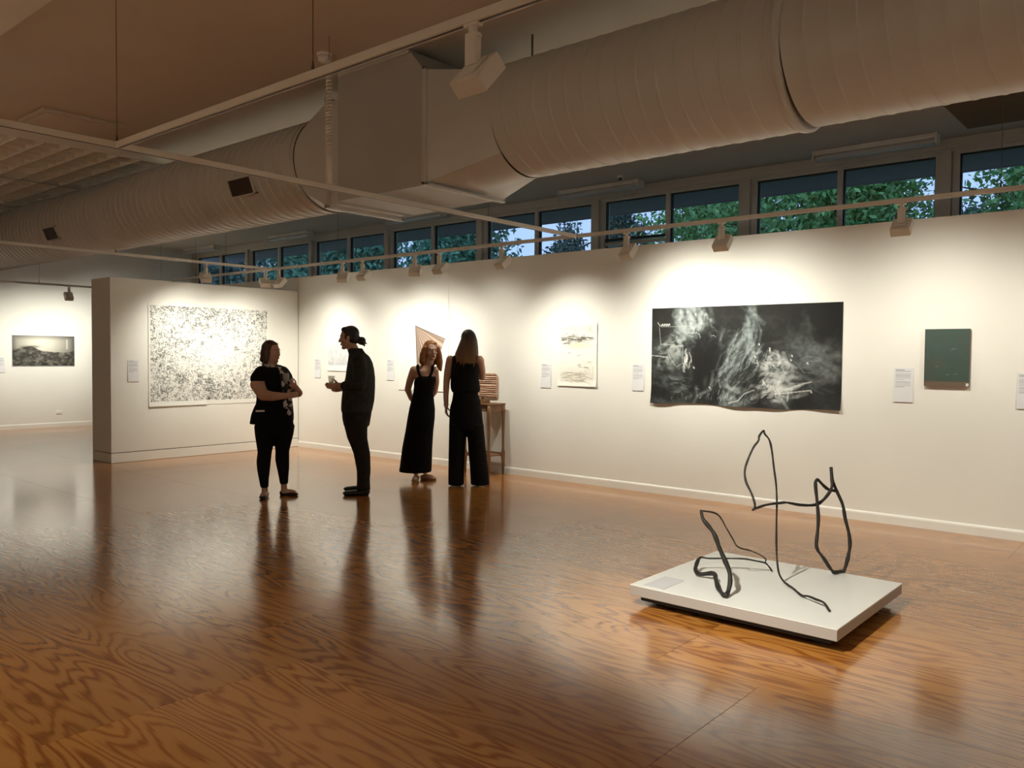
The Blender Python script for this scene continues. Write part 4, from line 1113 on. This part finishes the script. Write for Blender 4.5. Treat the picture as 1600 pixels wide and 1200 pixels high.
def woven():
    w, h = .345, .32
    cv = Canvas(w, h, 80, 76, (.62, .42, .29)); rg = np.random.default_rng(20)
    n = vnoise(76, 80, 26, 3, rg, 3)
    cv.mix(np.clip(n*2.2-.9, 0, 1)*.8, (.30, .16, .10)); cv.mix(np.clip(vnoise(76, 80, 20, 3, rg, 2)*2-1.1, 0, 1), (.78, .66, .50))
    t = empty('woven_panel', (-7.395, 7.97, 1.295)); tag(t, 'small pinkish woven panel with rounded corners on the wall above the side table', 'textile')
    o = hang('woven_face', cv, 'Y', (0, 0), 0, M['print'], .014, lambda U, V: .004*np.sin(V*60)*0, .012, t); o.location = (0, .03, 0)
    # round the upper corners
    co = np.empty(len(o.data.vertices)*3); o.data.vertices.foreach_get('co', co); co = co.reshape(-1, 3)
    r = .06
    for cx, sg in ((r, -1), (w-r, 1)):
        m = ((co[:, 0]-cx)*sg > 0) & (co[:, 2] > -r)
        d = co[m][:, [0, 2]]-np.array([cx, -r]); L_ = np.hypot(d[:, 0], d[:, 1]); mx = np.maximum(np.abs(d[:, 0]), np.abs(d[:, 1]))
        k_ = np.where(L_ > 1e-9, mx/np.maximum(L_, 1e-9), 1)
        co[m, 0] = cx+d[:, 0]*k_; co[m, 2] = -r+d[:, 1]*k_
    o.data.vertices.foreach_set('co', co.ravel()); o.data.update()
    # horizontal rolled strands proud of the face
    for j in range(11):
        z = -.02-.028*j
        MB().tube([(.012+.004*((j*7) % 5), -.002, z), (w*.3, -.004, z+.006*math.sin(j*2.1)), (w*.65, -.004, z-.005*math.sin(j*1.3)), (w-.012, -.002, z)], .006, 6).build('strand', M['tan_pale'] if j % 2 else M['tan_rose'], t, True)
M['tan_pale'] = pm('pale_fibre', (.66, .50, .36), .8, var=.2, scale=40)
M['tan_rose'] = pm('rose_fibre', (.42, .23, .16), .8, var=.2, scale=40)
woven()

# ------------------------------------------------------------------ people
def rotz(v, a):
    return Vector((v[0]*math.cos(a)-v[1]*math.sin(a), v[0]*math.sin(a)+v[1]*math.cos(a), v[2]))
class Fig:
    """one person. Local frame: x to the right of the view, y away from the viewer, z up, root at the feet"""
    def __init__(s, loc, label, skin):
        s.root = empty('person', loc, YAW); tag(s.root, label, 'person', 'visitors standing in the gallery')
        s.skin = skin; s.b = MB(); s.extra = []
    def head(s, c, face, pitch=0.0, k=1.0, roll=0.0):
        """c = head centre, face = heading angle in the local xy plane (0 = +x)"""
        R = Matrix.Rotation(face, 3, 'Z') @ Matrix.Rotation(-pitch, 3, 'Y') @ Matrix.Rotation(roll, 3, 'X')
        c = Vector(c); P = lambda x, y, z: c+R @ Vector((x*k, y*k, z*k))
        E = lambda x, y, z, a, b, d: s.b.ell(P(x, y, z), (a*k, b*k, d*k), R)
        E(-.014, 0, .030, .097, .076, .094)          # cranium
        E(.022, 0, -.028, .066, .062, .086)          # face
        E(.030, 0, -.062, .052, .052, .050)          # jaw
        E(.062, 0, -.098, .026, .028, .020)          # chin
        E(.072, 0, .034, .020, .050, .014)           # brow ridge
        for sy in (-1, 1):
            E(.058, sy*.038, -.022, .026, .020, .020)    # cheeks
            E(.000, sy*.077, -.008, .017, .009, .030)    # ears
            E(.092, sy*.010, -.030, .010, .008, .007)    # nostrils
        s.b.cap(P(.080, 0, .022), .0095*k, P(.104, 0, -.026), .0125*k)
        E(.083, 0, -.054, .012, .022, .0065); E(.081, 0, -.067, .012, .020, .0065)
        for sy in (-1, 1):
            e = MB().ell((0, 0, 0), (.0115*k, .0115*k, .0105*k), None, 12, 8); s.extra.append((e, 'eye', M['eye_white'], P(.0735, sy*.031, .008)))
            e = MB().ell((0, 0, 0), (.0055*k, .0055*k, .0055*k), None, 10, 6); s.extra.append((e, 'iris', M['eye_dark'], P(.0822, sy*.0305, .0075)))
            e = MB().cap(P(.084, sy*.018, .030)-c, .0035*k, P(.076, sy*.046, .030)-c, .0025*k, 8); s.extra.append((e, 'eyebrow', M['brow'], c))
        e = MB().ell((0, 0, 0), (.006*k, .020*k, .0085*k), R, 12, 6); s.extra.append((e, 'lips', M['lip'], P(.0905, 0, -.061)))
        s.hc, s.hR, s.hk, s.hP = c, R, k, P
    def hand(s, wrist, d, side, curl=.5, k=1.0, thumb=1):
        """palm and five fingers. d = direction of the palm, side = direction towards the thumb"""
        w = Vector(wrist); d = Vector(d).normalized(); sd = Vector(side); sd = (sd-d*sd.dot(d)).normalized()
        n = d.cross(sd).normalized()*thumb             # fingers curl towards n
        for o_ in (-.026, -.009, .009, .026):
            s.b.cap(w+sd*o_*.6*k, .013*k, w+d*.082*k+sd*o_*k, .0125*k, 8)
        for o_, L_ in ((.028, .072), (.0095, .080), (-.0095, .074), (-.027, .058)):
            p = w+d*.084*k+sd*o_*k; a = .25+curl*.5; r = .0092*k
            for seg, f in enumerate((.45, .32, .23)):
                q = p+(d*math.cos(a)+n*math.sin(a))*L_*f*k
                s.b.cap(p, r, q, r*.92, 8); p = q; r *= .92; a += curl*.85
        p = w+d*.022*k+sd*.026*k
        q = p+(d*.55+sd*.75+n*.35).normalized()*.045*k; s.b.cap(p, .0125*k, q, .0105*k, 8)
        q2 = q+(d*.85+sd*.30+n*.45).normalized()*.040*k; s.b.cap(q, .0105*k, q2, .0085*k, 8)
    def finish(s, voxel=.007):
        o = s.b.build('body', s.skin, s.root, voxel=voxel, relax=3)
        for mb, nm, mat, loc in s.extra:
            e = mb.build(nm, mat, o, True); e.location = loc
        return o
    def cloth(s, mb, nm, mat, voxel=.013, relax=5, label=None):
        o = mb.build(nm, mat, s.root, voxel=voxel, relax=relax)
        if label: o['label'] = label
        return o
def shoe(mb, heel, toe, w=.042, h=.075, sole=.0):
    """low shoe from heel to toe on the floor"""
    a = Vector(heel); b = Vector(toe); d = (b-a); L_ = d.length; d.normalize()
    R = Matrix.Rotation(math.atan2(d.y, d.x), 3, 'Z')
    m = a.lerp(b, .5)
    mb.ell(a+d*L_*.18+Vector((0, 0, h*.5)), (L_*.19, w*.86, h*.52), R)
    mb.ell(a+d*L_*.50+Vector((0, 0, h*.36)), (L_*.42, w*.90, h*.36), R)
    mb.ell(a+d*L_*.76+Vector((0, 0, h*.33)), (L_*.25, w, h*.33), R)
    mb.tube([a+d*L_*.05+Vector((0, 0, .006)), a+d*L_*.5+Vector((0, 0, .006)), b-d*L_*.06+Vector((0, 0, .006))], [w*.6, w*.55, w*.6], 10)
    return mb
def legs_loft(mb, rings): return mb.loft(rings, 18)

# --- woman at the left: short bob, black sleeveless top, scarf, leggings, holding a wine glass
f = Fig((-7.58, 5.003, 0), 'woman with a brown bob in black top and leggings with a patterned scarf', M['skin'])
f.head((-.030, .0, 1.538), math.radians(-24), -.05, .94)
f.b.cap((-.045, .01, 1.45), .058, (-.035, .01, 1.36), .070)
f.b.loft([(-.02, .01, 1.40, .07, .08), (-.02, .01, 1.34, .13, .15), (-.025, .01, 1.22, .165, .17), (-.02, .01, 1.0, .16, .16), (-.01, .01, .85, .18, .17), (-.01, .01, .74, .15, .14)], 18)
f.b.chain([(-.11, -.14, 1.275, .070), (-.125, -.20, 1.20, .074), (-.055, -.235, 1.095, .060), (.04, -.235, 1.082, .050), (.175, -.19, 1.085, .031)])
f.hand((.17, -.19, 1.086), (.9, .25, .12), (-.15, .1, 1), .55, .92, -1)
f.b.chain([(.07, .17, 1.27, .062), (.15, .15, 1.10, .055), (.235, .06, 1.105, .045), (.228, -.03, 1.17, .030)])
f.hand((.230, -.025, 1.165), (-.45, -.45, .45), (-.1, -.2, 1), .7, .92, 1)
for x0, y0, x1, y1, sgn in ((-.10, -.04, -.096, -.05, 1), (.064, .07, .074, .075, 1)):
    f.b.chain([(x0, y0, .72, .075), (x0, y0, .45, .048), (x1, y1, .12, .033), (x1, y1, .05, .033)])
f.b.ell((-.088, -.10, .035), (.036, .09, .032)); f.b.ell((.125, .07, .035), (.09, .036, .032))
f.finish()
t = MB().loft([(-.02, .01, 1.405, .075, .085), (-.02, .01, 1.375, .125, .145), (-.026, .01, 1.335, .165, .19), (-.030, .01, 1.27, .185, .195), (-.016, .005, 1.16, .185, .195), (-.008, .005, 1.05, .182, .190),
               (-.010, .01, .96, .195, .19), (-.012, .01, .87, .205, .195), (-.015, .01, .80, .205, .195)], 24)
t.cap((-.10, -.12, 1.315), .085, (-.125, -.185, 1.262), .080).cap((.04, .13, 1.315), .08, (.07, .17, 1.26), .075)
t.loft([(-.13, .0, .97, .08, .12), (-.17, .0, .88, .075, .13), (-.20, .0, .775, .065, .12)], 16)
f.cloth(t, 'sleeveless_top', M['black_cloth'])
t = MB().loft([(-.012, .01, .90, .190, .180), (-.012, .01, .80, .200, .190), (-.012, .015, .72, .195, .175), (-.015, .015, .66, .175, .15)], 24)
t.loft([(-.105, -.03, .76, .105, .115), (-.100, -.035, .66, .100, .108), (-.095, -.04, .56, .088, .092), (-.098, -.04, .478, .074, .078), (-.109, -.045, .378, .075, .078), (-.108, -.05, .287, .066, .07), (-.105, -.05, .196, .053, .056), (-.097, -.05, .100, .042, .045)], 18)
t.loft([(.085, .06, .76, .108, .115), (.075, .065, .66, .102, .108), (.063, .07, .56, .088, .092), (.058, .07, .478, .073, .078), (.056, .075, .378, .074, .078), (.065, .075, .287, .064, .07), (.070, .075, .196, .051, .055), (.074, .075, .118, .043, .046)], 18)
f.cloth(t, 'leggings', M['black_cloth'])
f.cloth(shoe(MB(), (-.098, .02, 0), (-.078, -.205, 0), .044, .055), 'flat_shoe', M['leather'], .006, 3)
f.cloth(shoe(MB(), (.025, .09, 0), (.235, .04, 0), .042, .055), 'flat_shoe', M['leather'], .006, 3)
hP, hR, hk = f.hP, f.hR, f.hk
h_ = MB()
h_.ell(hP(-.034, 0, .040), (.098*hk, .092*hk, .100*hk), hR)
h_.ell(hP(-.055, 0, -.020), (.085*hk, .094*hk, .11*hk), hR)
for sy in (-1, 1):
    h_.ell(hP(-.020, sy*.072, -.030), (.046*hk, .026*hk, .105*hk), hR)
h_.ell(hP(-.080, 0, -.085), (.062*hk, .088*hk, .050*hk), hR)
h_.ell(hP(.008, .0, .094), (.055*hk, .064*hk, .026*hk), hR)
f.cloth(h_, 'bob_hair', M['hair_brown'], .007, 4)
sc = MB()
ring = []
for k_ in range(17):
    a = 2*math.pi*k_/16
    ring.append((-.015+.088*math.cos(a), .005+.10*math.sin(a), 1.385-.035*math.cos(a)-.01*math.sin(2*a)))
sc.tube(ring, [.030+.006*math.sin(k_*2.3) for k_ in range(17)], 10)
sc.tube([(.07, -.08, 1.36), (.115, -.115, 1.28), (.135, -.135, 1.18), (.15, -.14, 1.05), (.155, -.13, .95)], [.028, .034, .034, .032, .026], 10)
sc.tube([(.085, -.03, 1.35), (.15, -.075, 1.24), (.17, -.085, 1.1), (.178, -.085, .95), (.172, -.09, .87)], [.026, .03, .03, .03, .022], 10)
f.cloth(sc, 'scarf', M['scarf'], .008, 3, 'black and white patterned scarf')
ph = MB().bev(-.045, .045, -.006, .006, -.008, .010, .004).build('phone', M['plastic'], f.root); ph.location = (-.098, -.196, .925); ph.rotation_euler = (0, 0, .25)
ph['label'] = 'pale phone edge showing at the pocket'
g = empty('wine_glass'); g.parent = None
gl = rotz((.150, -.128, 0), YAW)
g.location = (-7.58+gl.x, 5.003+gl.y, 1.135); tag(g, 'small wine glass held by the woman with the bob', 'glass')
MB().loft([(0, 0, .085, .006, .006), (0, 0, .10, .026, .026), (0, 0, .13, .034, .034), (0, 0, .165, .033, .033), (0, 0, .185, .029, .029)], 16, False).build('glass_bowl', M['drink_glass'], g, True)
MB().tube([(0, 0, .004), (0, 0, .088)], .0035, 8).build('glass_stem', M['drink_glass'], g, True)
MB().loft([(0, 0, 0, .030, .030), (0, 0, .004, .028, .028), (0, 0, .008, .005, .005)], 16).build('glass_foot', M['drink_glass'], g, True)

# --- man in charcoal shirt, hair tied back, facing left
f = Fig((-7.066, 5.682, 0), 'man with tied-back black hair in a charcoal shirt and dark trousers, facing left', M['skin'])
f.head((-.085, .0, 1.698), math.radians(184), -.10, 1.0)
f.b.cap((-.055, .0, 1.62), .058, (-.005, .0, 1.50), .066)
f.b.loft([(.0, 0, 1.54, .07, .08), (.02, 0, 1.46, .10, .16), (.03, 0, 1.30, .125, .18), (.02, 0, 1.10, .13, .165), (.01, 0, .92, .13, .165), (.0, 0, .80, .12, .15)], 18)
f.b.chain([(.055, -.185, 1.46, .060), (.075, -.235, 1.20, .050), (-.06, -.20, 1.185, .043), (-.165, -.13, 1.188, .031)])
f.hand((-.162, -.132, 1.188), (-.93, .35, -.10), (.0, .35, .9), .45, 1.0, -1)
f.b.chain([(.045, .185, 1.46, .060), (.045, .235, 1.19, .050), (-.06, .14, 1.155, .043), (-.155, .035, 1.150, .031)])
f.hand((-.152, .038, 1.150), (-.95, -.15, -.08), (.0, -.3, .95), .5, 1.0, 1)
f.b.chain([(.02, -.09, .80, .08), (.07, -.09, .48, .05), (.095, -.09, .08, .036)]); f.b.chain([(-.0, .10, .80, .08), (.018, .145, .48, .05), (.040, .195, .08, .036)])
f.finish()
t = MB().loft([(.000, 0, 1.575, .072, .074), (.004, 0, 1.545, .085, .090), (.028, 0, 1.50, .112, .160), (.040, 0, 1.44, .130, .205), (.043, 0, 1.36, .146, .222), (.043, 0, 1.28, .156, .222), (.028, 0, 1.16, .172, .212),
               (.018, 0, 1.03, .177, .205), (.006, 0, .94, .170, .200), (.004, 0, .895, .163, .196)], 26)
t.chain([(.055, -.175, 1.46, .078), (.085, -.225, 1.32, .074), (.080, -.245, 1.20, .068), (-.02, -.215, 1.188, .062), (-.088, -.185, 1.187, .052)])
t.chain([(.045, .175, 1.46, .078), (.06, .225, 1.32, .074), (.045, .245, 1.19, .066), (-.03, .175, 1.165, .058), (-.08, .12, 1.155, .05)])
t.loft([(-.005, 0, 1.545, .088, .088), (-.012, 0, 1.578, .082, .082), (-.014, 0, 1.592, .078, .078)], 20)
f.cloth(t, 'shirt', M['grey_cloth'])
t = MB().loft([(.006, 0, .95, .160, .185), (.006, 0, .90, .160, .190), (.002, 0, .82, .150, .185), (.004, 0, .74, .135, .17)], 24)
t.loft([(.010, -.085, .82, .135, .110), (.014, -.09, .73, .122, .105), (.028, -.09, .62, .108, .098), (.052, -.09, .545, .098, .092), (.078, -.09, .454, .090, .085), (.088, -.09, .36, .082, .08), (.098, -.09, .27, .075, .074), (.095, -.09, .176, .070, .07), (.095, -.09, .10, .074, .07), (.093, -.09, .055, .078, .07)], 20)
t.loft([(-.005, .09, .82, .130, .110), (-.010, .10, .73, .115, .105), (-.004, .115, .62, .100, .096), (.002, .13, .545, .092, .09), (.020, .15, .454, .085, .082), (.035, .165, .36, .080, .078), (.045, .18, .27, .070, .07), (.042, .19, .176, .066, .066), (.035, .20, .09, .066, .066)], 20)
f.cloth(t, 'trousers', M['trouser'])
f.cloth(shoe(MB(), (.165, -.085, 0), (-.125, -.115, 0), .046, .085), 'shoe', M['leather'], .006, 3)
f.cloth(shoe(MB(), (.095, .205, 0), (-.175, .175, 0), .046, .085), 'shoe', M['leather'], .006, 3)
hP, hR, hk = f.hP, f.hR, f.hk
h_ = MB()
h_.ell(hP(-.028, 0, .050), (.094*hk, .084*hk, .086*hk), hR)
h_.ell(hP(-.050, 0, .000), (.070*hk, .082*hk, .075*hk), hR)
h_.ell(hP(.022, 0, .098), (.052*hk, .055*hk, .030*hk), hR)
h_.ell(hP(-.135, 0, -.042), (.048*hk, .045*hk, .046*hk), hR)
h_.cap(hP(-.15, 0, -.07), .022, hP(-.165, .01, -.105), .006); h_.cap(hP(-.16, -.01, -.06), .014, hP(-.20, -.02, -.085), .003)
for sy in (-1, 1): h_.ell(hP(.015, sy*.068, .010), (.022*hk, .012*hk, .030*hk), hR)
f.cloth(h_, 'tied_hair', M['hair_black'], .007, 4)
g = empty('tumbler'); gl = rotz((-.262, -.045, 0), YAW)
g.location = (-7.066+gl.x, 5.682+gl.y, 1.205); tag(g, 'pale tumbler in the hands of the man', 'glass')
MB().loft([(0, 0, .085, .036, .036), (0, 0, .004, .028, .028), (0, 0, .0, .02, .02), (0, 0, .0, .001, .001)], 18, False).build('tumbler_wall', M['drink_glass'], g, True)
MB().loft([(0, 0, .006, .024, .024), (0, 0, .03, .0265, .0265)], 18).build('drink', M['drink_glass'], g, True)

# --- red-haired woman in a long black dress, hands behind her back
f = Fig((-7.287, 6.827, 0), 'red-haired woman in a long sleeveless black dress with hands behind her back', M['skin_fair'])
f.head((.135, -.005, 1.572), math.radians(-62), -.08, .95, .06)
f.b.cap((.125, .005, 1.485), .052, (.085, .01, 1.37), .060)
f.b.loft([(.085, .01, 1.41, .055, .055), (.06, .01, 1.375, .115, .07), (.05, .01, 1.33, .145, .095), (.06, .01, 1.25, .12, .10), (.045, .01, 1.08, .105, .09), (.03, .01, .9, .11, .09)], 18)
f.b.chain([(-.070, .015, 1.335, .056), (-.125, .05, 1.21, .045), (-.158, .10, 1.10, .040), (-.125, .17, .985, .030), (-.10, .20, .955, .027)])
f.hand((-.105, .20, .955), (.75, .25, -.6), (.2, .3, .9), .4, .9, 1)
f.b.chain([(.175, .015, 1.335, .053), (.185, .10, 1.20, .044), (.165, .17, 1.08, .038), (.10, .21, .98, .028)])
f.hand((.10, .21, .98), (-.85, .0, -.5), (-.1, .4, .9), .4, .9, -1)
f.b.chain([(-.02, -.03, .5, .06), (-.035, -.06, .10, .034)]); f.b.chain([(.06, .05, .5, .06), (.06, .06, .10, .034)]); f.b.chain([(.03, .01, .9, .09), (.02, 0, .5, .08)])
f.b.ell((-.038, -.11, .04), (.036, .085, .032)); f.b.ell((.10, .04, .04), (.085, .034, .03))
f.finish()
t = MB().loft([(.072, .005, 1.268, .116, .102), (.072, .0, 1.240, .126, .112), (.060, .0, 1.20, .132, .116), (.050, .005, 1.14, .122, .105), (.041, .01, 1.08, .120, .100), (.036, .01, 1.0, .134, .112), (.028, .01, .87, .157, .130), (.016, .01, .75, .166, .14),
               (-.004, .01, .60, .170, .148), (-.028, .01, .40, .183, .158), (-.043, .01, .20, .193, .168), (-.052, .01, .105, .197, .172)], 28)
for a in ((-.022, -.055, 1.415), ):
    t.tube([(.022, -.100, 1.258), (.004, -.092, 1.295), (-.012, -.074, 1.34), (-.022, -.042, 1.382), (-.028, .01, 1.396), (-.02, .07, 1.36), (-.005, .105, 1.27)], .019, 8)
    t.tube([(.125, -.098, 1.258), (.146, -.090, 1.295), (.158, -.070, 1.34), (.158, -.035, 1.380), (.150, .01, 1.394), (.150, .07, 1.36), (.140, .105, 1.27)], .019, 8)
f.cloth(t, 'long_dress', M['black_cloth'], .008, 4)
f.cloth(shoe(MB(), (-.035, .03, 0), (-.040, -.20, 0), .046, .065), 'shoe', M['tan'], .006, 3)
f.cloth(shoe(MB(), (-.0, .075, 0), (.205, .03, 0), .042, .060), 'shoe', M['tan'], .006, 3)
hP, hR, hk = f.hP, f.hR, f.hk
h_ = MB()
h_.ell(hP(-.030, 0, .040), (.096*hk, .090*hk, .098*hk), hR)
h_.ell(hP(-.055, 0, -.03), (.080*hk, .098*hk, .12*hk), hR)
h_.ell(hP(.012, .018, .098), (.052*hk, .060*hk, .026*hk), hR)
h_.chain([tuple(hP(-.005, -.080, .04))+(.034,), tuple(hP(-.015, -.104, -.04))+(.042,), tuple(hP(-.015, -.115, -.12))+(.044,), tuple(hP(-.01, -.11, -.165))+(.028,)])
h_.chain([tuple(hP(.015, .082, .03))+(.034,), tuple(hP(.010, .100, -.05))+(.040,), tuple(hP(.005, .108, -.14))+(.045,), tuple(hP(.0, .112, -.22))+(.034,), tuple(hP(.01, .125, -.255))+(.014,)])
h_.ell(hP(-.058, 0, -.09), (.062*hk, .118*hk, .13*hk), hR)
f.cloth(h_, 'wavy_hair', M['hair_red'], .007, 3)

# --- woman seen from behind, long brown hair, black top and wide trousers
f = Fig((-6.562, 6.92, 0), 'woman seen from behind with long brown hair, black sleeveless top and wide black trousers', M['skin'])
f.head((.005, .03, 1.690), math.radians(62), -.06, .97)
f.b.cap((-.005, .0, 1.60), .054, (-.03, .0, 1.50), .062)
f.b.loft([(-.03, .0, 1.545, .06, .06), (-.04, .0, 1.51, .13, .08), (-.045, .0, 1.45, .165, .095), (-.045, .0, 1.30, .145, .10), (-.04, .0, 1.12, .13, .10), (-.03, .0, .95, .16, .12)], 18)
f.b.chain([(-.212, .0, 1.468, .054), (-.245, .0, 1.32, .044), (-.258, .0, 1.19, .038), (-.262, -.015, 1.05, .032), (-.258, -.02, .935, .026)])
f.hand((-.258, -.02, .94), (.0, .02, -1), (.15, .95, 0), .35, .95, 1)
f.b.chain([(.125, .0, 1.468, .054), (.150, .06, 1.34, .044), (.150, .12, 1.265, .038), (.10, .26, 1.28, .03), (.07, .31, 1.29, .026)])
f.hand((.07, .31, 1.29), (-.8, .5, .2), (0, -.1, 1), .5, .95, 1)
f.b.chain([(-.11, .02, .75, .08), (-.13, .02, .4, .055), (-.14, .02, .08, .04)]); f.b.chain([(.06, .03, .75, .08), (.10, .03, .4, .055), (.13, .03, .08, .04)]); f.b.cap((-.03, .01, .95), .13, (-.03, .01, .8), .12)
f.finish()
t = MB().loft([(-.035, .0, 1.545, .07, .068), (-.042, .0, 1.525, .125, .085), (-.046, .0, 1.49, .165, .098), (-.046, .0, 1.40, .164, .112), (-.046, .0, 1.25, .166, .118), (-.038, .0, 1.16, .174, .125), (-.034, .0, 1.125, .174, .126), (-.036, .0, 1.09, .155, .118)], 26)
f.cloth(t, 'sleeveless_top', M['black_cloth'])
t = MB().loft([(-.037, .005, 1.12, .140, .112), (-.034, .005, 1.06, .150, .118), (-.028, .005, 1.0, .164, .125), (-.031, .01, .92, .184, .135), (-.030, .01, .80, .195, .138), (-.025, .01, .70, .200, .135), (-.022, .01, .655, .198, .125)], 26)
t.loft([(-.122, .01, .72, .104, .125), (-.123, .01, .66, .102, .122), (-.132, .01, .45, .097, .118), (-.138, .01, .20, .093, .116), (-.139, .01, .012, .092, .116)], 20)
t.loft([(.078, .015, .72, .100, .125), (.083, .02, .66, .100, .122), (.099, .03, .45, .103, .118), (.126, .035, .20, .107, .118), (.140, .04, .014, .110, .118)], 20)
f.cloth(t, 'wide_trousers', M['black_cloth'], .010, 4)
f.cloth(shoe(MB(), (-.14, -.04, 0), (-.13, .20, 0), .044, .06), 'shoe', M['plastic'], .006, 3)
f.cloth(shoe(MB(), (.150, -.03, 0), (.20, .20, 0), .044, .06), 'shoe', M['plastic'], .006, 3)
hP, hR, hk = f.hP, f.hR, f.hk
h_ = MB()
h_.ell(hP(-.030, 0, .042), (.096*hk, .088*hk, .098*hk), hR)
h_.loft([(.0, .0, 1.77, .075, .075), (.0, -.01, 1.70, .098, .09), (-.010, -.035, 1.615, .120, .085), (-.022, -.06, 1.535, .138, .070), (-.014, -.085, 1.48, .125, .050), (-.005, -.10, 1.43, .085, .036)], 20)
for k_ in range(7):
    x = -.125+.038*k_
    h_.cap((x, -.095, 1.50), .022, (x*1.0-.004, -.108, 1.435-.02*(k_ % 3)), .006)
f.cloth(h_, 'long_hair', M['hair_ombre'], .007, 3)
br = []
for k_ in range(13):
    a = 2*math.pi*k_/12; br.append((-.258+.031*math.cos(a), -.02+.031*math.sin(a), .955))
MB().tube(br, .004, 6).build('bracelet', M['silver'], f.root, True)
